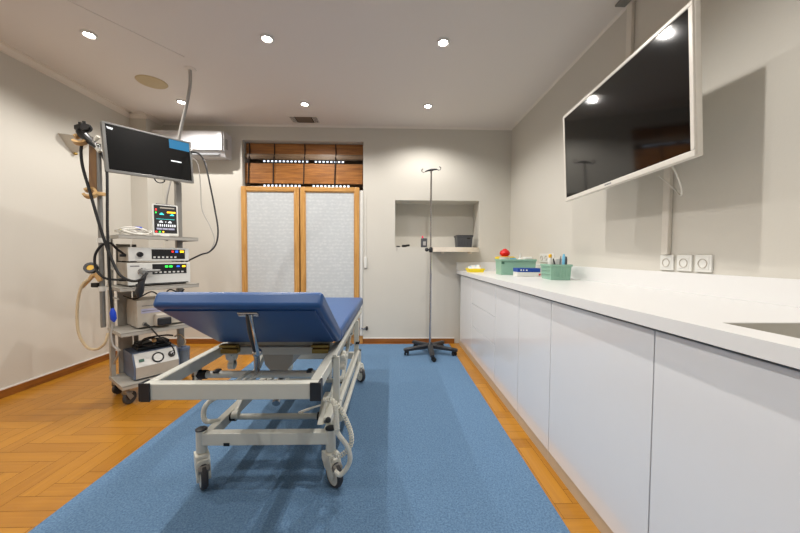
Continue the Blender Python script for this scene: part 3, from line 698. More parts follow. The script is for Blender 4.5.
b = MB(); b.box((-0.262, 2.305, 0.475), (-0.235, 2.355, 0.490), 0.003); b.build('rail_catch', 'rubber', couch)
for (x, y, z) in ((-0.855, 1.72, 0.585), (-0.285, 1.86, 0.53)):
    b = MB(); b.X = Matrix.Translation((x, y, z)); b.cyl((-0.02, 0, 0), (0.02, 0, 0), 0.030, 20); b.cyl((-0.014, 0, -0.055), (0.014, 0, -0.055), 0.024, 20); b.box((-0.014, -0.018, -0.06), (0.014, 0.018, 0.03), 0.006); b.box((-0.016, -0.04, 0.0), (0.016, -0.01, 0.02), 0.006)
    b.ball((0.02, 0, 0), 0.010); b.build('rail_clamp', 'cream_plastic', couch)
# hand-control cable: a coiled lead hanging at the right front corner
def coil(path, r, turns, wr):
    P = smooth_path(path, 10); L = [0]
    for i in range(1, len(P)): L.append(L[-1] + (P[i] - P[i - 1]).length)
    out = []; N = turns * 8; j = 0
    for k in range(N + 1):
        d = L[-1] * k / N
        while j < len(P) - 2 and L[j + 1] < d: j += 1
        t = (d - L[j]) / max(L[j + 1] - L[j], 1e-9); p = P[j].lerp(P[j + 1], min(1, t)); tg = (P[j + 1] - P[j]).normalized()
        a = tg.cross(Vector((0.3, 1, 0.2))).normalized(); c_ = tg.cross(a); q = 2 * PI * k / 8
        out.append(p + (a * math.cos(q) + c_ * math.sin(q)) * r)
    return MB().tube(out, wr, 6)
pa = [(-0.31, 1.47, 0.452), (-0.268, 1.45, 0.452), (-0.225, 1.45, 0.40), (-0.188, 1.46, 0.30), (-0.190, 1.46, 0.235), (-0.238, 1.46, 0.19), (-0.275, 1.47, 0.20)]
coil(pa, 0.009, 32, 0.0036).build('coiled_lead', 'cream_plastic', couch)
b = MB(); b.tube(smooth_path([(-0.275, 1.46, 0.455), (-0.252, 1.44, 0.42), (-0.248, 1.44, 0.32), (-0.20, 1.45, 0.235), (-0.192, 1.45, 0.165), (-0.232, 1.45, 0.108), (-0.262, 1.46, 0.118)], 10), 0.011, 10); b.build('lead', 'cream_plastic', couch)
coil([(-0.255, 1.435, 0.44), (-0.249, 1.43, 0.39), (-0.245, 1.43, 0.33)], 0.0085, 16, 0.004).build('coiled_lead', 'cream_plastic', couch)
b = MB(); b.tube(smooth_path([(-0.34, 1.52, 0.40), (-0.40, 1.50, 0.39), (-0.45, 1.55, 0.35), (-0.42, 1.7, 0.30)]), 0.005, 8); b.build('lead', 'cream_plastic', couch)
b = MB(); b.cyl((-0.327, 1.575, 0.292), (-0.305, 1.525, 0.325), 0.009); b.ball((-0.305, 1.525, 0.325), 0.014); b.build('rail_lever', 'dark_metal', couch)

# ------------------------------------------------------------------ equipment trolley
TA = R(52); near = Vector((-1.952, 2.336, 0)); dx_ = Vector((math.cos(TA), math.sin(TA), 0)); dy_ = Vector((-math.sin(TA), math.cos(TA), 0))
TWd, TDp = 0.52, 0.37
tc_ = near + dx_ * TWd / 2 + dy_ * TDp / 2
tr = thing('equipment_trolley', 'tall grey beige medical equipment trolley with four shelves on black castors', 'trolley', tc_, TA)
TM = WM[tr]
def L_(x, y, z): return TM @ Vector((x, y, z))
def mb():
    b = MB(); b.X = TM; return b
hw, hd = TWd / 2, TDp / 2
shelf_z = (0.155, 0.545, 0.875, 1.262)
for z in shelf_z:
    b = mb(); b.box((-hw, -hd, z - 0.012), (hw, hd, z), 0.004)
    b.box((-hw, -hd, z - 0.030), (hw, -hd + 0.012, z), 0.004); b.box((-hw, -hd + 0.01, z - 0.030), (-hw + 0.012, hd, z - 0.001), 0.004); b.box((hw - 0.012, -hd + 0.01, z - 0.030), (hw, hd, z - 0.001), 0.004)
    b.build('shelf', 'trolley', tr)
b = mb(); b.box((-hw + 0.005, hd - 0.055, 0.125), (-hw + 0.035, hd - 0.005, 1.235), 0.004); b.build('post', 'trolley', tr)
b = mb(); b.box((hw - 0.05, hd - 0.05, 0.125), (hw - 0.005, hd, 1.76), 0.004); b.build('post', 'trolley_dark', tr)
b = mb(); b.box((-hw + 0.06, hd - 0.025, 0.16), (-hw + 0.15, hd - 0.005, 1.20), 0.003); b.build('back_panel', 'trolley', tr)
b = mb(); b.box((-hw + 0.16, hd - 0.02, 0.16), (-hw + 0.19, hd - 0.005, 1.20), 0.003); b.build('cable_duct', 'trolley_dark', tr)
for z in (0.40, 0.78, 1.0):
    b = mb(); b.box((-hw + 0.01, -hd + 0.08, z), (-hw + 0.018, hd - 0.05, z + 0.012), 0.002); b.build('side_bar', 'trolley', tr)
cb = None
for (x, y) in ((-hw + 0.03, -hd + 0.04), (hw - 0.03, -hd + 0.04), (-hw + 0.03, hd - 0.04), (hw - 0.03, hd - 0.04)):
    T0 = Matrix.Translation(L_(x, y, 0)) @ Matrix.Rotation(TA + R(25), 4, 'Z')
    b = MB(); b.X = T0; b.cyl((0, 0, 0.098), (0, 0, 0.126), 0.022); b.box((-0.012, -0.026, 0.082), (0.034, 0.026, 0.10), 0.005)
    for s_ in (-1, 1): b.bar((0.002, s_ * 0.023, 0.09), (0.026, s_ * 0.023, 0.046), 0.006, 0.03, 0.001)
    c_ = b.build('castor', 'grey_metal', tr)
    b = MB(); b.X = T0; b.lathe([(0, -0.012), (0.03, -0.014), (0.043, -0.012), (0.048, -0.006), (0.048, 0.006), (0.043, 0.012), (0.03, 0.014), (0, 0.012)], T=Matrix.Translation((0.026, 0, 0.0485)) @ Matrix.Rotation(R(90), 4, 'X'), n=28)
    b.build('wheel', 'grey_tyre', c_)
# hanger pole on the left side of the trolley
pz = Vector((-2.165, 2.44, 0)); 
b = MB(); b.cyl(pz + Vector((0, 0, 0.57)), pz + Vector((0, 0, 1.93)), 0.016); b.build('hanger_pole', 'grey_metal', tr)
for z in (0.86, 1.22):
    q = L_(-hw, 0.02, z); b = MB(); b.bar(pz + Vector((0, 0, z)), q, 0.018, 0.022, 0.003); b.cyl(pz + Vector((0, 0, z - 0.018)), pz + Vector((0, 0, z + 0.018)), 0.023); b.build('pole_clamp', 'white_plastic', tr)
b = MB(); q = L_(0.237, hd - 0.025, 1.745); b.bar(q, L_(0.12, 0.06, 1.88), 0.04, 0.03, 0.004); b.build('monitor_arm', 'trolley_dark', tr)

# tower monitor on the trolley
ta = R(60.5); p0 = at(106, 171.5, 2.36); MWd, MH = 0.605, 0.352
tm = thing('tower_monitor', 'flat grey framed monitor on top of the equipment trolley, screen mostly black', 'monitor', p0, ta)
TT = WM[tm] @ Matrix.Rotation(R(-3.3), 4, 'Y')
def mm():
    b = MB(); b.X = TT; return b
b = mm(); b.box((0, 0.0, 0), (MWd, 0.028, MH), 0.005); fr_ = 0.013
b.box((0, -0.006, 0), (MWd, 0.002, 0.019), 0.002); b.box((0, -0.006, MH - fr_), (MWd, 0.002, MH), 0.002); b.box((0, -0.006, 0.018), (0.018, 0.002, MH - fr_), 0.002); b.box((MWd - 0.016, -0.006, 0.018), (MWd, 0.002, MH - fr_), 0.002)
b.build('frame', 'grey_metal', tm)
b = mm(); b.box((0.018, -0.0015, 0.019), (MWd - 0.016, 0.0, MH - fr_)); sc_ = b.build('screen', 'screen_matt', tm)
b = mm(); b.box((0.43, -0.0024, 0.265), (MWd - 0.018, -0.0016, MH - fr_ - 0.002)); b.build('status_band', 'cyan', sc_)
b = mm(); b.box((0.435, -0.0024, 0.158), (0.515, -0.0016, 0.168)); b.build('caption_line', 'white_lit', sc_)
b = mm(); b.prism([(0.024, 0.322), (0.064, 0.318), (0.058, 0.304), (0.03, 0.308)], 0.0016, 0.0024, Matrix(((1, 0, 0, 0), (0, 0, -1, 0), (0, 1, 0, 0), (0, 0, 0, 1)))); b.build('logo_mark', 'white_lit', sc_)
b = mm(); b.box((0.14, 0.026, 0.06), (0.47, 0.055, 0.30), 0.01); b.build('back_shell', 'trolley_dark', tm)
b = mm(); b.tube(smooth_path([(0.31, 0.02, 0.004), (0.32, 0.012, -0.022), (0.345, 0.01, -0.03), (0.375, 0.012, -0.018), (0.385, 0.02, 0.004)]), 0.0045, 8); b.build('cable_loop', 'black', tm)

# vital signs monitor
vp = at(166, 235.5, 2.66); vp.z = 1.263
vm = thing('patient_monitor', 'small upright patient monitor with colourful traces on the top shelf', 'monitor', vp, R(40))
VT = WM[vm] @ Matrix.Rotation(R(-7), 4, 'X') @ Matrix.Translation((0, 0, 0.004)) @ Matrix.Diagonal((0.87, 1, 0.97, 1))
def vb():
    b = MB(); b.X = VT; return b
b = vb(); b.box((-0.098, -0.01, 0.0), (0.098, 0.05, 0.268), 0.008, seg=3); b.build('case', 'white_plastic', vm)
b = vb(); b.box((-0.086, -0.0125, 0.024), (0.086, -0.0095, 0.258), 0.001); b.box((-0.07, 0.0, 0.266), (0.07, 0.04, 0.274), 0.003); sc_ = b.build('screen', 'panel_black', vm)
def vmark(name, m, rects):
    b = vb()
    for (x0, z0, x1, z1) in rects: b.box((x0, -0.0134, z0), (x1, -0.0126, z1))
    b.build(name, m, sc_)
vmark('reading_band', 'led_amber', [(0.012, 0.196, 0.078, 0.208)])
vmark('trace', 'mint_lit', [(-0.045, 0.178, -0.012, 0.186), (-0.036, 0.186, -0.022, 0.194), (0.034, 0.174, 0.066, 0.182), (0.044, 0.182, 0.058, 0.189), (-0.07, 0.140, 0.07, 0.1425)])
vmark('numerals', 'white_lit', [(-0.05, 0.112, -0.02, 0.120), (-0.042, 0.120, -0.028, 0.128), (0.018, 0.110, 0.046, 0.118), (0.024, 0.118, 0.040, 0.126), (-0.004, 0.114, 0.004, 0.122)] + [(-0.062 + 0.016 * k, 0.078, -0.054 + 0.016 * k, 0.098) for k in range(9)])
vmark('menu_bar', 'lavender', [(-0.07, 0.052, -0.03, 0.066), (-0.026, 0.052, 0.014, 0.066), (0.018, 0.052, 0.066, 0.066)])
vmark('alarm_mark', 'led_red', [(-0.076, 0.212, -0.064, 0.226), (-0.078, 0.028, -0.066, 0.040)])
vmark('status_mark', 'led_green', [(-0.076, 0.188, -0.066, 0.200), (-0.052, 0.028, -0.040, 0.040)])
vmark('status_mark', 'led_amber', [(-0.026, 0.028, -0.014, 0.040)])
vmark('header', 'device_beige', [(-0.04, 0.232, 0.07, 0.242)])

# leads coil on the top shelf
ld_ = thing('lead_bundle', 'coiled bundle of white monitoring leads with blue clip on the top shelf', 'cable bundle', L_(-0.13, -0.02, 1.263), TA)
b = MB(); b.X = WM[ld_]
for k in range(5):
    r = 0.075 + 0.012 * math.sin(k * 2.1); zc = 0.02 + 0.006 * k; pts = []
    for i in range(33):
        q = 2 * PI * i / 32; pts.append((r * 1.25 * math.cos(q) + 0.01 * math.cos(k), r * 0.8 * math.sin(q) + 0.012 * math.sin(k * 3), zc + 0.016 * math.sin(q * 2 + k * 1.3)))
    b.tube(pts, 0.0052, 8, cap=False)
b.build('leads', 'white_cable', ld_)
b = MB(); b.X = WM[ld_]; b.box((-0.005, -0.055, 0.046), (0.04, -0.02, 0.068), 0.006); b.build('clip', 'blue', ld_)
b = mb(); b.box((0.02, -0.09, 1.2625), (0.08, -0.02, 1.279), 0.004)
solo(b, 'sensor_block', 'white_plastic', 'small white sensor block between the lead bundle and patient monitor', 'sensor')

# processors
def box_dev(name, label, x0, x1, y0, y1, z0, z1, m, cat):
    c = L_((x0 + x1) / 2, (y0 + y1) / 2, z0 - 0.008); t = thing(name, label, cat, c, TA)
    b = mb(); b.box((x0, y0, z0), (x1, y1, z1), 0.004); b.build('case', m[0], t)
    b = mb(); b.box((x0 - 0.001, y0 - 0.012, z0 + 0.002), (x1 + 0.001, y0, z1 - 0.002), 0.003); f = b.build('front_panel', m[1], t)
    for (xx, yy) in ((x0 + 0.03, y0 + 0.03), (x1 - 0.03, y0 + 0.03), (x0 + 0.03, y1 - 0.03), (x1 - 0.03, y1 - 0.03)):
        b = mb(); b.cyl((xx, yy, z0 - 0.008), (xx, yy, z0 + 0.001), 0.012, 14); b.build('foot', 'rubber', t)
    return t, f
def marks(parent, name, m, rects, yf, t=0.001):
    for (xa, za, xb, zb) in rects:
        b = mb(); b.box((xa, yf - t, za), (xb, yf + 0.0005, zb)); b.build(name, m, parent)
# video processor (lower), light source (upper)
t, f = box_dev('video_processor', 'white processor with a plugged scope connector, lower of the two stacked white units', -0.205, 0.205, -0.14, 0.14, 0.885, 1.055, ('device_beige', 'device_white'), 'medical processor')
yf = -0.152
marks(f, 'control_panel', 'panel_black', [(-0.055, 0.965, 0.178, 1.043)], yf, 0.0012)
marks(f, 'indicator', 'led_green', [(0.028, 1.016, 0.048, 1.030), (0.056, 1.016, 0.078, 1.030)], yf, 0.002)
marks(f, 'indicator', 'led_blue', [(0.108, 1.018, 0.128, 1.028)], yf, 0.002); marks(f, 'indicator', 'led_amber', [(0.146, 1.016, 0.170, 1.030)], yf, 0.002)
marks(f, 'button', 'device_white', [(-0.04 + 0.03 * k, 0.973, -0.024 + 0.03 * k, 0.985) for k in range(7)], yf, 0.002)
marks(f, 'maker_mark', 'print_grey', [(-0.19, 1.026, -0.135, 1.034)], yf)
b = mb(); b.box((-0.16, yf - 0.001, 0.888), (0.19, yf + 0.001, 0.896)); b.build('base_strip', 'dark_metal', f)
b = mb(); b.lathe([(0, 0), (0.03, 0), (0.032, 0.004), (0.024, 0.014), (0.016, 0.03), (0, 0.03)], T=Matrix.Translation((-0.115, yf, 0.985)) @ Matrix.Rotation(R(90), 4, 'X')); b.build('scope_port', 'chrome', f)
t, f = box_dev('light_source', 'white light source with a single black knob, upper of the two stacked white units', -0.195, 0.200, -0.13, 0.14, 1.066, 1.172, ('device_beige', 'device_white'), 'medical light source')
yf = -0.142
marks(f, 'control_panel', 'panel_black', [(-0.055, 1.082, 0.172, 1.158)], yf, 0.0012)
marks(f, 'button', 'device_white', [(-0.044 + 0.028 * k, 1.090, -0.030 + 0.028 * k, 1.103) for k in range(6)], yf, 0.002)
marks(f, 'indicator', 'led_red', [(0.078, 1.135, 0.092, 1.148)], yf, 0.002); marks(f, 'indicator', 'led_blue', [(0.104, 1.134, 0.122, 1.149)], yf, 0.002); marks(f, 'indicator', 'led_amber', [(0.136, 1.134, 0.164, 1.150)], yf, 0.002)
b = mb(); b.lathe([(0, 0.022), (0.014, 0.022), (0.018, 0.018), (0.020, 0.0), (0, 0.0)], T=Matrix.Translation((-0.128, yf, 1.118)) @ Matrix.Rotation(R(90), 4, 'X')); b.build('knob', 'black', f)
# beige unit on the third shelf
t, f = box_dev('electrosurgical_unit', 'beige boxy unit with lavender label on the shelf below the white units', -0.15, 0.20, -0.12, 0.14, 0.557, 0.765, ('device_beige', 'device_beige'), 'medical unit')
yf = -0.132
marks(f, 'label_plate', 'lavender', [(-0.125, 0.665, 0.10, 0.70)], yf); marks(f, 'print_line', 'print_grey', [(-0.12, 0.72, -0.05, 0.726), (-0.12, 0.68, 0.05, 0.685)], yf, 0.0016)
b = mb(); b.lathe([(0, 0.016), (0.012, 0.016), (0.016, 0), (0, 0)], T=Matrix.Translation((-0.105, yf, 0.585)) @ Matrix.Rotation(R(90), 4, 'X')); b.build('jack', 'chrome', f)
b = mb(); b.box((-0.05, yf - 0.055, 0.560), (0.06, yf, 0.655), 0.012, seg=3); h = b.build('connector_hood', 'device_beige', t)
b = mb(); b.box((-0.04, yf - 0.062, 0.566), (0.052, yf - 0.050, 0.625), 0.010, seg=3); b.build('connector_face', 'base_black', h)
# suction pump at the bottom
t = thing('suction_pump', 'slate blue pump box with sloped white panel on the lowest shelf', 'medical pump', L_(-0.02, 0, 0.155), TA)
x0, x1 = -0.175, 0.125
TP = TM @ Matrix(((0, 0, 1, 0), (1, 0, 0, 0), (0, 1, 0, 0), (0, 0, 0, 1)))
b = MB(); b.prism([(-0.13, 0.165), (0.15, 0.165), (0.15, 0.355), (-0.075, 0.355), (-0.13, 0.26)], x0, x1, TP); b.build('case', 'device_blue', t)
b = MB(); b.prism([(-0.137, 0.170), (-0.128, 0.170), (-0.128, 0.259), (-0.137, 0.257)], x0 + 0.010, x1 - 0.010, TP); b.build('lower_front', 'device_beige', t)
b = MB(); b.prism([(-0.138, 0.258), (-0.128, 0.258), (-0.076, 0.348), (-0.084, 0.352)], x0 + 0.010, x1 - 0.010, TP); up_ = b.build('sloped_panel', 'device_white', t)
n = Vector((0, -0.866, 0.5))
def on_slope(x, s): return TM @ (Vector((x, -0.138 + 0.054 * s, 0.258 + 0.094 * s)))
nw = (TM.to_3x3() @ n).normalized()
q = on_slope(-0.02, 0.45); b = MB(); b.tube([q + (dx_ * math.cos(a) + nw.cross(dx_) * math.sin(a)) * 0.036 + nw * 0.004 for a in [2 * PI * i / 28 for i in range(29)]], 0.005, 8, cap=False); b.build('gauge_ring', 'black', up_)
b = MB(); b.tube([q + nw * 0.0, q + nw * 0.006], 0.030, 24); b.build('gauge_face', 'white_plastic', up_)
q = on_slope(0.075, 0.5); b = MB(); b.tube([q, q + nw * 0.018], [0.026, 0.021], 22); b.build('regulator_knob', 'black', up_)
b = MB(); b.tube([q + nw * 0.017, q + nw * 0.021], 0.013, 18); b.build('knob_cap', 'chrome', up_)
q = on_slope(-0.125, 0.45); b = MB(); b.bar(q - dx_ * 0.016, q + dx_ * 0.016, 0.022, 0.010, 0.001, up=nw); b.build('power_switch', 'dark_green', up_)
for (xx, yy) in ((x0 + 0.03, -0.1), (x1 - 0.03, -0.1), (x0 + 0.03, 0.12), (x1 - 0.03, 0.12)):
    b = mb(); b.cyl((xx, yy, 0.1555), (xx, yy, 0.166), 0.012, 12); b.build('foot', 'rubber', t)
# foot switch lying on the pump
fs = thing('foot_switch', 'black foot switch with tangled cable lying on the pump box', 'foot switch', L_(-0.05, 0.02, 0.356), TA)
b = mb(); b.box((-0.13, -0.04, 0.3565), (0.10, 0.12, 0.385), 0.008); b.build('base', 'black', fs)
b = mb(); b.box((-0.12, -0.03, 0.385), (-0.02, 0.11, 0.412), 0.010, Matrix.Translation((0, 0, 0)), seg=3); b.build('pedal', 'rubber', fs)
b = mb(); b.box((0.0, -0.03, 0.385), (0.09, 0.11, 0.412), 0.010, seg=3); b.build('pedal', 'rubber', fs)
b = mb()
b.tube(smooth_path([(-0.13, -0.03, 0.40), (-0.16, -0.06, 0.42), (-0.11, -0.08, 0.44), (-0.05, -0.06, 0.45), (0.0, -0.07, 0.43), (-0.05, -0.075, 0.40), (-0.11, -0.06, 0.41), (-0.08, -0.04, 0.45), (0.05, -0.03, 0.45), (0.12, 0.0, 0.43)], 8), 0.007, 8); b.build('cable', 'black', fs)
b = mb(); b.ball((-0.03, -0.07, 0.43), 0.016); b.build('cable_plug', 'tan_plastic', fs)
# jars beside the pump
jr = thing('suction_jar', 'smoked clear suction jar with grey lid right of the pump box', 'jar', L_(0.185, -0.05, 0.155), TA)
JM = WM[jr]
b = MB(); b.X = JM; b.lathe([(0, 0.0005), (0.038, 0.0005), (0.042, 0.006), (0.042, 0.15), (0.037, 0.155), (0.034, 0.15), (0.034, 0.008), (0, 0.008)], n=28); b.build('body', 'clear', jr)
b = MB(); b.X = JM; b.lathe([(0, 0.182), (0.02, 0.182), (0.022, 0.172), (0.044, 0.170), (0.045, 0.150), (0, 0.150)], n=28); b.build('lid', 'device_blue', jr)
b = MB(); b.X = JM; b.tube(smooth_path([(0.0, 0, 0.18), (0.01, 0, 0.225), (-0.01, 0.06, 0.27), (-0.03, 0.11, 0.25)]), 0.006, 8); b.build('spout_hose', 'hose', jr)

# ------------------------------------------------------------------ scopes, holders and leads on the trolley's left side
def cable(name, label, cat, m, r, pts, parts=(), n=8, group=None):
    P = smooth_path(pts, n); c = Vector(P[0]); t = thing(name, label, cat, (c.x, c.y, min(p.z for p in P)), 0, group)
    MB().tube(P, r, 10).build('tube', m, t)
    for (nm, pm, fn) in parts:
        b = MB(); fn(b); b.build(nm, pm, t)
    return t
hk = thing('scope_holder', 'tan board with beige hooks on the trolley pole holding the endoscope', 'endoscope holder', (-2.19, 2.42, 1.52))
b = MB(); p = at(93.5, 196, 2.44); q = at(93.5, 143, 2.44); b.bar(p, q, 0.078, 0.014, 0.003, up=(-0.3, -1, 0)); b.build('board', 'wood_plate', hk)
def hook(px, py, s):
    c = at(px, py, 2.385); b = MB()
    b.X = Matrix.Translation(c) @ Matrix.Rotation(R(20), 4, 'Z')
    pts = [(0.055 * s * math.cos(a), 0.055 * s * math.sin(a)) for a in [R(-150 + 300 * i / 18) for i in range(19)]]
    pts += [(0.033 * s * math.cos(a), 0.033 * s * math.sin(a)) for a in [R(150 - 300 * i / 18) for i in range(19)]]
    b.prism(pts, -0.016, 0.016, Matrix.Rotation(R(58), 4, 'X')); b.bar((0.04 * s, 0, 0), (0.095 * s, 0.03, 0), 0.03, 0.026, 0.004)
    return b
hook(80, 139.5, 0.85).build('hook', 'tan_plastic', hk); hook(90, 193, 0.8).build('hook', 'tan_plastic', hk)
cl = thing('tube_clip_holder', 'dark round clip with a tan lever low on the trolley pole', 'clip', at(93, 283, 2.42))
c = at(91, 268, 2.41); b = MB(); b.X = Matrix.Translation(c) @ Matrix.Rotation(R(65), 4, 'X') @ Matrix.Rotation(R(20), 4, 'Y')
b.lathe([(0.022, -0.014), (0.040, -0.014), (0.042, 0), (0.040, 0.014), (0.022, 0.014), (0.022, -0.014)], n=28); b.build('ring', 'base_black', cl)
b = MB(); b.X = Matrix.Translation(c) @ Matrix.Rotation(R(65), 4, 'X') @ Matrix.Rotation(R(20), 4, 'Y'); b.lathe([(0, -0.008), (0.0225, -0.008), (0.0225, 0.008), (0, 0.008)], n=24); b.build('inlay', 'amber', cl)
b = MB(); b.bar(at(95, 275, 2.41), at(82, 288, 2.40), 0.016, 0.012, 0.002); b.bar(at(95, 273, 2.41), at(101, 281, 2.425), 0.03, 0.03, 0.003); b.build('lever', 'tan_plastic', cl)
b = MB(); b.cbox(at(96, 285, 2.43), (0.05, 0.035, 0.035), 0.006); b.build('clamp_knob', 'black', cl)

def head(b):
    p = at(79, 131, 2.40); q = at(97, 147, 2.40); b.tube([p, p.lerp(q, 0.2), p.lerp(q, 0.55), q, at(102, 155, 2.40)], [0.022, 0.031, 0.027, 0.018, 0.010], 16)
    b.bar(at(76, 128, 2.40), at(84, 126, 2.38), 0.03, 0.035, 0.006)
def knobs(b):
    c = at(87, 129, 2.37); d = Vector((0.25, -1, 0.35)).normalized()
    b.tube([c, c + d * 0.012], 0.034, 20); b.tube([c + d * 0.016, c + d * 0.026], 0.026, 20)
    for px, py in ((80, 124), (84, 123)):
        k = at(px, py, 2.39); b.tube([k - Vector((0, 0, 0.012)), k + Vector((0, 0, 0.012))], 0.010, 12)
def ports(b):
    b.tube([at(94, 142, 2.39), at(98.5, 136.5, 2.38)], [0.010, 0.013], 12); b.tube([at(97, 148, 2.385), at(100, 152, 2.385)], 0.014, 12)
def grip(b):
    p = at(92, 137, 2.378); q = at(98, 149, 2.378); b.bar(p, q, 0.012, 0.008, 0.002)
tip = (('control_head', 'black', head), ('control_wheel', 'black', knobs), ('biopsy_port', 'cream_plastic', ports), ('grip_plate', 'chrome', grip))
P = [at(102, 155, 2.40), at(106, 164, 2.38), at(107.2, 180, 2.36), at(107.3, 220, 2.34), at(108.3, 250, 2.335), at(110, 285, 2.33), at(112.6, 311, 2.33)]
def btip(b): b.tube([at(112.4, 308, 2.33), at(112.8, 313, 2.33), at(113.6, 319, 2.33), at(114, 322, 2.33)], [0.008, 0.019, 0.019, 0.006], 14)
cable('endoscope', 'black endoscope hanging from the tan holder, its tube ending in a blue tip', 'endoscope', 'rubber', 0.0085, P, tip + (('blue_tip', 'blue', btip),))
P = [at(82.5, 141, 2.415), at(81, 152, 2.38), at(83, 168, 2.37), at(90, 192, 2.36), at(98, 220, 2.345), at(105, 242, 2.335), at(112, 260, 2.33), at(120, 275, 2.32), at(132, 281, 2.31), at(142, 279, 2.32), at(147, 273, 2.36)]
def plug(b): b.tube([at(145, 275, 2.34), at(141.5, 282, 2.33), at(139.5, 292, 2.32), at(139, 297, 2.32)], [0.012, 0.020, 0.026, 0.014], 14)
def conn(b):
    q = L_(-0.115, -0.150, 0.985); d = (TM.to_3x3() @ Vector((0, -1, 0)))
    b.tube([q - d * 0.0, q + d * 0.03, q + d * 0.05], [0.022, 0.024, 0.015], 16); b.tube([q + d * 0.03 + Vector((0, 0, 0.01)), q + d * 0.035 + dx_ * 0.10 + Vector((0, 0, 0.008))], [0.014, 0.009], 12)
cable('light_guide_cable', 'black scope cable sweeping from the holder to the lower white unit', 'cable', 'rubber', 0.0092, P, (('hand_plug', 'base_black', plug), ('connector', 'grey_metal', conn)), 8)
P = [L_(-0.197, -0.08, 1.11), at(117, 249, 2.40), at(110, 243, 2.36), at(101, 246, 2.34), at(95, 256, 2.33), at(96, 269, 2.325), at(103, 277, 2.325), at(112, 279.5, 2.34), L_(-0.206, -0.11, 0.93)]
cable('patch_cable', 'black looped cable joining the two white units on their left side', 'cable', 'rubber', 0.008, P, (('plug', 'black', lambda b: (b.bar(P[0], P[0] - dx_ * 0.035, 0.022, 0.022, 0.004), b.bar(P[-1], P[-1] - dx_ * 0.04, 0.026, 0.022, 0.004))),))
P = [at(90, 279, 2.40), at(83, 284, 2.39), at(78.5, 297, 2.39), at(77, 316, 2.39), at(79, 334, 2.39), at(87, 347, 2.40), at(97, 349, 2.41), at(105, 343, 2.42), at(108, 333, 2.44)]
cable('suction_hose', 'beige hose hanging in a loop beside the trolley near the left wall', 'hose', 'hose', 0.009, P, (('end_fitting', 'tan_plastic', lambda b: b.tube([P[0], P[0] + Vector((0.02, 0, 0.03))], 0.013, 12)),))
P = [at(111, 335, 2.34), at(113, 345, 2.34), at(118, 352, 2.35), L_(-hw + 0.0, -0.04, 0.30) - dx_ * 0.012]
cable('thin_hose', 'thin pale hose on the trolley side below the blue scope tip', 'hose', 'grey_cable', 0.006, [at(112.5, 324, 2.34)] + P)
P = [L_(-0.105, -0.146, 0.585), L_(-0.09, -0.20, 0.565), L_(-0.05, -0.215, 0.50), L_(0.0, -0.215, 0.44), L_(0.05, -0.20, 0.385), L_(0.074, -0.172, 0.33), L_(0.075, -0.13, 0.315)]
cable('thin_black_cable', 'thin black cable from the beige unit down over the pump panel', 'cable', 'rubber', 0.005, P, (('plug', 'black', lambda b: b.tube([P[0], P[1]], 0.009, 10)),))
P = [L_(-0.20, 0.0, 0.80), L_(-0.14, -0.06, 0.775), L_(-0.05, -0.1, 0.825), L_(0.02, -0.09, 0.78), L_(0.08, -0.08, 0.83), L_(0.14, -0.1, 0.80), L_(0.19, -0.06, 0.82)]
cable('black_lead', 'thin black lead draped over the beige unit', 'cable', 'rubber', 0.005, P)
b = mb(); b.box((0.04, -0.06, 0.7655), (0.15, 0.03, 0.80), 0.01, seg=3)
solo(b, 'adapter', 'black', 'black adapter block lying on top of the beige unit', 'power adapter')
P = [at(191, 152, 2.86), at(199, 154, 2.88), at(205, 163, 2.90), at(210, 185, 2.90), at(215, 210, 2.90), at(218, 230, 2.88), at(216, 244, 2.86), at(209, 252, 2.84), at(200, 255, 2.82), L_(0.205, 0.06, 1.03) + dx_ * 0.003]
cable('video_cable', 'black cable arching from the monitor to the trolley, right of it', 'cable', 'base_black', 0.0068, P)
P = [at(193, 158, 2.88), at(198, 165, 2.90), at(200.5, 185, 2.91), at(202, 209, 2.91), at(210, 226, 2.91), at(214.5, 240, 2.89), at(211, 250, 2.87)]
cable('power_lead', 'thin pale lead hanging inside the black arching cable', 'cable', 'grey_cable', 0.0042, P)
P = [Vector((-1.751, 2.865, ZC - 0.006)), at(190, 85, 2.865), at(186.5, 105, 2.88), at(181, 128, 2.93), at(177, 150, 2.97), at(172.5, 175, 2.97), at(169, 188, 2.94), at(166.5, 204, 2.88), L_(0.14, 0.15, 1.236)]
cable('ceiling_cable', 'pale cable drop hanging from the ceiling to the trolley behind the monitor', 'cable', 'grey_cable', [0.0], P) if False else None
cd_ = thing('ceiling_cable', 'pale tube dropping from the ceiling to the trolley behind the monitor', 'cable drop', (-1.751, 2.865, 1.24))
SP = smooth_path(P, 8); k = 5 * 8
MB().tube(SP[:k + 1], 0.0135, 12).build('conduit', 'grey_cable', cd_); MB().tube(SP[k:], 0.007, 10).build('lead', 'grey_cable', cd_)
b = MB(); b.lathe([(0, -0.012), (0.03, -0.010), (0.046, -0.004), (0.048, 0)], c=(-1.751, 2.865, ZC)); b.build('ceiling_rose', 'cornice', cd_)

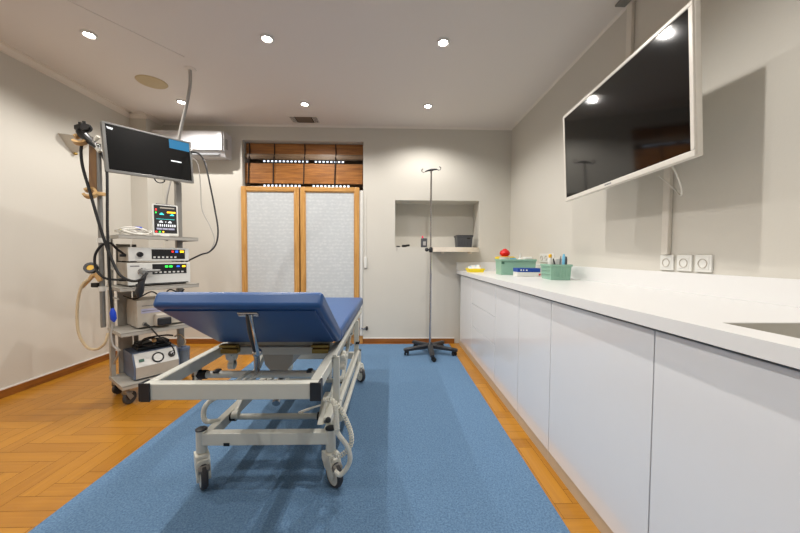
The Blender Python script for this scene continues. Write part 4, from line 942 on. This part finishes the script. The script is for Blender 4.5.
# ------------------------------------------------------------------ infusion stand
iv = thing('infusion_stand', 'tall chrome infusion stand with five-leg charcoal castor base before the niche', 'infusion stand', (0.437, 3.60, 0.007))
ix, iy = 0.437, 3.60
b = MB(); b.lathe([(0, 0.135), (0.018, 0.135), (0.030, 0.12), (0.042, 0.10), (0.046, 0.075), (0, 0.07)], c=(ix, iy, 0)); b.build('hub', 'base_black', iv)
for k in range(5):
    a = R(-92 + 72 * k); d = Vector((math.cos(a), math.sin(a), 0)); s_ = Vector((-d.y, d.x, 0)); p = Vector((ix, iy, 0))
    b = MB(); sec = [(0.02, 0.118, 0.075, 0.030), (0.12, 0.108, 0.070, 0.027), (0.22, 0.098, 0.064, 0.024), (0.295, 0.092, 0.058, 0.024), (0.312, 0.085, 0.062, 0.018)]
    o = len(b.v)
    for (r, zt, zb, w_) in sec:
        for (ww, zz) in ((-w_, zb), (w_, zb), (w_, zt - 0.008), (w_ * 0.55, zt), (-w_ * 0.55, zt), (-w_, zt - 0.008)): b.v.append(p + d * r + s_ * ww + Vector((0, 0, zz)))
    for i in range(len(sec) - 1):
        for j in range(6): b.f.append([o + i * 6 + j, o + i * 6 + (j + 1) % 6, o + (i + 1) * 6 + (j + 1) % 6, o + (i + 1) * 6 + j]); b.mi.append(0)
    b.f.append([o + j for j in range(6)]); b.f.append([o + 6 * (len(sec) - 1) + j for j in range(6)]); b.mi += [0, 0]
    b.build('leg', 'base_black', iv)
    c_ = p + d * 0.285; T0 = Matrix.Translation(c_ + Vector((0, 0, 0.007))) @ Matrix.Rotation(a + R(100 + 35 * k), 4, 'Z')
    b = MB(); b.X = T0; b.cyl((0, 0, 0.04), (0, 0, 0.060), 0.009, 12); b.box((-0.012, -0.010, 0.030), (0.030, 0.010, 0.050), 0.005); cs = b.build('castor', 'black', iv)
    for yy in (-0.016, 0.016):
        b = MB(); b.X = T0; b.lathe([(0, -0.007), (0.020, -0.007), (0.024, -0.003), (0.024, 0.003), (0.020, 0.007), (0, 0.007)], T=Matrix.Translation((0.016, yy, 0.0245)) @ Matrix.Rotation(R(90), 4, 'X'), n=22); b.build('wheel', 'rubber', cs)
b = MB(); b.cyl((ix, iy, 0.12), (ix, iy, 1.19), 0.0125); b.build('lower_pole', 'chrome', iv)
b = MB(); b.cyl((ix - 0.002, iy, 1.17), (ix - 0.004, iy, 2.068), 0.0095); b.build('upper_pole', 'chrome', iv)
b = MB(); b.lathe([(0.012, 1.155), (0.019, 1.158), (0.022, 1.175), (0.022, 1.20), (0.016, 1.215), (0.009, 1.216)], c=(ix, iy, 0)); b.build('clamp', 'base_black', iv)
b = MB(); b.cyl((ix, iy, 1.187), (ix - 0.05, iy - 0.03, 1.187), 0.009, 14); b.ball((ix - 0.05, iy - 0.032, 1.187), 0.022); b.build('clamp_knob', 'base_black', iv)
hx = ix - 0.004
b = MB(); b.tube([(hx - 0.068, iy, 2.058), (hx - 0.03, iy, 2.072), (hx, iy, 2.078), (hx + 0.03, iy, 2.082), (hx + 0.068, iy, 2.085)], [0.007, 0.010, 0.014, 0.010, 0.007], 12); b.build('hook_bar', 'base_black', iv)
for s_, z in ((-1, 2.058), (1, 2.085)):
    b = MB(); b.tube(smooth_path([(hx + s_ * 0.06, iy, z), (hx + s_ * 0.085, iy, z - 0.01), (hx + s_ * 0.104, iy, z + 0.0), (hx + s_ * 0.106, iy, z + 0.018), (hx + s_ * 0.095, iy, z + 0.026)]), 0.0048, 8); b.ball((hx + s_ * 0.095, iy, z + 0.026), 0.007); b.build('hook', 'chrome', iv)

# ------------------------------------------------------------------ niche shelf and the things on it
sh_ = thing('niche_shelf', 'cream bow fronted shelf board projecting from the right of the niche', 'shelf', (0.80, YB, 1.19))
pts = [(0.50, YB - 0.002), (0.50, YB - 0.10)]
for i in range(17):
    t_ = i / 16; pts.append((0.50 + 0.60 * t_, YB - 0.10 - 0.20 * math.sin(PI * min(1, 0.12 + t_ * 0.88)) ** 0.8 * (1 if t_ < 1 else 0)))
pts[-1] = (1.10, YB - 0.03); pts.append((1.10, YB - 0.002))
b = MB(); b.prism(pts, 1.168, 1.222); b.build('board', 'shelf_cream', sh_)
b = MB(); b.box((0.62, YB - 0.13, 1.145), (0.64, YB - 0.001, 1.1675), 0.003); b.build('bracket', 'shelf_cream', sh_)
b = MB(); b.box((0.96, YB - 0.13, 1.145), (0.98, YB - 0.001, 1.1675), 0.003); b.build('bracket', 'shelf_cream', sh_)
bs = thing('storage_basket', 'charcoal plastic basket with slotted handle hole on the right of the niche', 'basket', (0.90, YB + 0.10, NZ0))
x0, x1, y0, y1, z0, z1 = 0.825, 1.030, YB + 0.02, YB + 0.19, NZ0 + 0.0005, 1.372
b = MB(); tp = 0.012
def taper_tub(b, x0, x1, y0, y1, z0, z1, tp, th=0.004, rim=0.008):
    def ring(ins, z, r=0.0):
        return [(x0 + ins, y0 + ins, z), (x1 - ins, y0 + ins, z), (x1 - ins, y1 - ins, z), (x0 + ins, y1 - ins, z)]
    rings = [ring(tp, z0), ring(0.002, z1 - 0.016), ring(-rim * 0.5, z1 - 0.015), ring(-rim * 0.5, z1), ring(th, z1), ring(tp + th, z0 + th)]
    o = len(b.v)
    for r_ in rings: b.v += [b.X @ Vector(p) for p in r_]
    for i in range(len(rings) - 1):
        for j in range(4): b.f.append([o + i * 4 + j, o + i * 4 + (j + 1) % 4, o + (i + 1) * 4 + (j + 1) % 4, o + (i + 1) * 4 + j]); b.mi.append(b.cur)
    b.f.append([o, o + 3, o + 2, o + 1]); e = o + 4 * (len(rings) - 1); b.f.append([e, e + 1, e + 2, e + 3]); b.mi += [b.cur] * 2
    return b
taper_tub(b, x0, x1, y0, y1, z0, z1, tp).build('tub', 'charcoal', bs)
b = MB(); b.box((x0 - 0.006, y0 - 0.006, z1 + 0.0005), (x1 + 0.006, y1 + 0.006, z1 + 0.012), 0.003); b.build('lid', 'base_black', bs)
b = MB(); b.box((0.955, y0 - 0.0015, 1.335), (1.0, y0 + 0.004, 1.352), 0.001); b.build('handle_hole', 'black', bs)
for k in range(5):
    b = MB(); b.box((x0 + 0.03 + 0.035 * k, y0 + 0.002, 1.25), (x0 + 0.034 + 0.035 * k, y0 + 0.0075, 1.33), 0.001); b.build('rib', 'base_black', bs)
bo = thing('spray_bottle', 'dark grey bottle with pink cap and pale label standing in the niche', 'bottle', (0.405, YB + 0.03, NZ0))
b = MB(); b.box((0.366, YB + 0.01, NZ0 + 0.0005), (0.444, YB + 0.05, 1.342), 0.010, seg=3); b.cyl((0.395, YB + 0.03, 1.33), (0.395, YB + 0.03, 1.345), 0.012); b.build('body', 'charcoal', bo)
b = MB(); b.box((0.392, YB + 0.0085, 1.25), (0.428, YB + 0.0105, 1.30)); b.build('label', 'grey_cable', bo)
b = MB(); b.tube([(0.388, YB + 0.03, 1.340), (0.388, YB + 0.03, 1.362), (0.388, YB + 0.03, 1.372)], [0.012, 0.012, 0.006], 14); b.build('cap', mat('pink_cap', (0.90, 0.22, 0.36), 0.4), bo)
t = thing('black_clip', 'black clip lying at the left end of the niche ledge, farther from the bottle', 'clip', (0.075, YB + 0.02, NZ0))
b = MB(); b.bar((0.05, YB + 0.015, NZ0 + 0.009), (0.10, YB + 0.02, NZ0 + 0.009), 0.02, 0.016, 0.004); b.build('jaw', 'black', t)
b = MB(); b.tube(smooth_path([(0.06, YB + 0.01, NZ0 + 0.006), (0.058, YB - 0.008, NZ0 - 0.0), (0.062, YB - 0.010, NZ0 - 0.03), (0.055, YB - 0.010, NZ0 - 0.045)]), 0.003, 8); b.build('cord', 'grey_cable', t)
t = thing('black_clamp', 'black clamp lying on the niche ledge between small clip and dark bottle', 'clamp', (0.18, YB + 0.06, NZ0))
b = MB(); b.bar((0.125, YB + 0.05, NZ0 + 0.016), (0.185, YB + 0.06, NZ0 + 0.018), 0.03, 0.030, 0.007); b.build('body', 'black', t)
b = MB(); b.bar((0.175, YB + 0.06, NZ0 + 0.022), (0.225, YB + 0.07, NZ0 + 0.026), 0.022, 0.026, 0.006); b.build('jaw', 'rubber', t)

# ------------------------------------------------------------------ things on the worktop
WZ = CT + 0.0005
def tray(name, label, c, rz, lx, ly, h, m):
    t = thing(name, label, 'tray' if 'tray' in name else 'basket', (c[0], c[1], CT), R(rz)); b = MB(); b.X = WM[t]
    taper_tub(b, -lx / 2, lx / 2, -ly / 2, ly / 2, 0.0005, h, 0.008); b.build('tub', m, t); return t
yt = tray('kidney_tray', 'shallow bright yellow tray at the far end of the white worktop', (0.93, 3.56), 4, 0.17, 0.13, 0.042, 'yellow')
pk = thing('sterile_packet', 'white paper packet with pale blue edge lying in the yellow tray', 'packet', (0.93, 3.58, CT + 0.01))
T = Matrix.Translation((0.925, 3.57, CT + 0.045)) @ Matrix.Diagonal((0.85, 0.85, 1, 1)) @ Matrix.Rotation(R(24), 4, 'X') @ Matrix.Rotation(R(-10), 4, 'Y')
b = MB(); b.box((-0.075, -0.045, -0.004), (0.075, 0.06, 0.004), 0.002, T); b.box((-0.04, -0.04, 0.004), (0.08, 0.05, 0.010), 0.002, T @ Matrix.Rotation(R(12), 4, 'Y')); b.build('paper', 'white_plastic', pk)
b = MB(); b.box((-0.06, 0.03, 0.004), (0.04, 0.045, 0.0065), 0.001, T); b.build('blue_edge', 'sky', pk)
b = MB(); b.tube([(0.975, 3.54, CT + 0.012), (0.99, 3.57, CT + 0.075)], 0.004, 8); solo(b, 'swab_stick', 'tan_plastic', 'short tan stick leaning in the yellow tray', 'swab')

shp = thing('sharps_container', 'yellow sharps container with red lid behind the far sage basket', 'sharps container', (1.235, 3.42, CT))
b = MB(); taper_tub(b, 1.125, 1.29, 3.33, 3.46, WZ, CT + 0.17, 0.010); b.build('body', 'yellow', shp)
b = MB(); b.box((1.130, 3.335, CT + 0.1705), (1.285, 3.455, CT + 0.178), 0.004); b.build('collar', 'amber', shp)
b = MB(); b.lathe([(0, 0.0), (0.03, 0.0), (0.052, 0.022), (0.054, 0.036), (0.042, 0.060), (0.022, 0.072), (0.016, 0.080), (0, 0.082)], c=(1.205, 3.395, CT + 0.1785), n=28); b.build('lid', 'red', shp)

bk1 = tray('supply_basket', 'long sage green plastic basket beside the red lidded container', (1.215, 3.13), -3, 0.335, 0.20, 0.152, 'green')
b = MB(); b.X = WM[bk1]; b.box((-0.163, -0.107, 0.108), (-0.135, -0.1005, 0.124), 0.003); b.build('handle_hole', 'dark_green', bk1)
b = MB(); b.X = WM[bk1]; b.box((-0.1705, -0.108, 0.133), (0.1705, -0.1015, 0.152), 0.003); b.build('rim_band', 'green', bk1)
W1 = WM[bk1]
def rest(name, m, label, cat, fn, T, group=None):
    b = MB(); b.X = T; fn(b); return solo(b, name, m, label, cat, group)
rest('small_bottle', 'white_plastic', 'white dropper bottle standing up out of the long sage basket', 'bottle', lambda b: b.lathe([(0, 0.006), (0.025, 0.006), (0.025, 0.15), (0.010, 0.165), (0.010, 0.185), (0.004, 0.21), (0, 0.21)], c=(0.055, 0.02, 0), n=20), W1)
rest('gauze_pack', 'white_plastic', 'white gauze pack showing over the right rim of the long sage basket', 'gauze', lambda b: b.box((0.075, -0.05, 0.010), (0.155, 0.06, 0.175), 0.012, seg=3), W1)
rest('tissue_roll', 'white_cable', 'white paper roll showing over the left rim of the long sage basket', 'paper roll', lambda b: b.lathe([(0.012, 0.006), (0.05, 0.006), (0.05, 0.172), (0.012, 0.172)], c=(-0.095, 0.03, 0), n=24), W1)
rest('wipes_sachet', 'sky', 'pale blue sachet sticking up in the middle of the long sage basket', 'sachet', lambda b: b.box((-0.045, 0.0, 0.006), (0.015, 0.012, 0.165), 0.003), W1 @ Matrix.Rotation(R(-5), 4, 'X'))

gb = thing('glove_box', 'flat white box with blue printed top strip before the long sage basket', 'box', (1.215, 2.86, CT), R(-3)); GM = WM[gb]
b = MB(); b.X = GM; b.box((-0.10, -0.06, 0.0005), (0.10, 0.06, 0.040), 0.002); b.build('carton', 'white_plastic', gb)
b = MB(); b.X = GM; b.box((-0.1005, -0.061, 0.0405), (0.1005, 0.0605, 0.075), 0.002); sl = b.build('sleeve', 'navy', gb)
b = MB(); b.X = GM
for k, ww in enumerate((0.012, 0.008, 0.014)): b.box((-0.075 + 0.024 * k, -0.0625, 0.052), (-0.075 + 0.024 * k + ww, -0.0608, 0.064))
b.build('printed_word', 'white_plastic', sl)
b = MB(); b.X = GM; b.box((0.086, -0.0615, 0.012), (0.1012, -0.058, 0.026)); b.build('red_mark', 'red', gb)

bk2 = tray('instrument_basket', 'small sage green basket holding pens and syringes nearest the viewer', (1.30, 2.51), -8, 0.155, 0.23, 0.120, 'green')
W2 = WM[bk2]
for z in (0.045, 0.075, 0.10):
    b = MB(); b.X = W2; b.box((-0.0815, -0.10, z - 0.002), (-0.070, 0.10, z + 0.002), 0.001); b.build('rib', 'green', bk2)
for k in range(6):
    b = MB(); b.X = W2; b.box((-0.058 + 0.023 * k, -0.116, 0.025), (-0.054 + 0.023 * k, -0.103, 0.10), 0.001); b.build('rib', 'green', bk2)
def stick(name, label, cat, m, x, y, tx, ty, r, h, z0=0.03):
    p = W2 @ Vector((x, y, z0)); q = W2 @ Vector((x + tx, y + ty, h)); b = MB(); b.tube([p, p.lerp(q, 0.85), q], [r, r, r * 0.6], 12)
    return solo(b, name, m, label, cat)
stick('syringe', 'pale blue capped syringe standing at the right of the small sage basket', 'syringe', 'sky', 0.03, -0.07, 0.004, 0.0, 0.011, 0.20)
stick('marker_pen', 'black marker pen leaning left in the small sage basket', 'pen', 'base_black', -0.015, -0.085, -0.03, 0.01, 0.006, 0.165)
stick('forceps', 'steel grey forceps upright in the middle of the small sage basket', 'forceps', 'grey_metal', 0.005, -0.06, 0.01, 0.0, 0.005, 0.185)
stick('sample_tube', 'dark grey tube leaning right in the small sage basket', 'tube', 'charcoal', 0.058, -0.04, 0.008, 0.01, 0.010, 0.18)
stick('swab_bottle', 'white slim bottle with the yellow stopper standing behind the pens', 'bottle', 'white_plastic', -0.03, 0.04, 0.0, 0.0, 0.017, 0.17)
b = MB(); b.X = W2; b.lathe([(0, 0.171), (0.012, 0.171), (0.014, 0.19), (0.008, 0.20), (0, 0.20)], c=(-0.03, 0.04, 0)); solo(b, 'stopper', 'amber', 'amber yellow stopper on the slim white bottle in the small basket', 'stopper')
b = MB(); b.X = W2; b.box((-0.005, 0.0, 0.02), (0.055, 0.07, 0.165), 0.004); solo(b, 'swab_carton', 'white_plastic', 'white carton upright at the back of the small sage basket', 'carton')
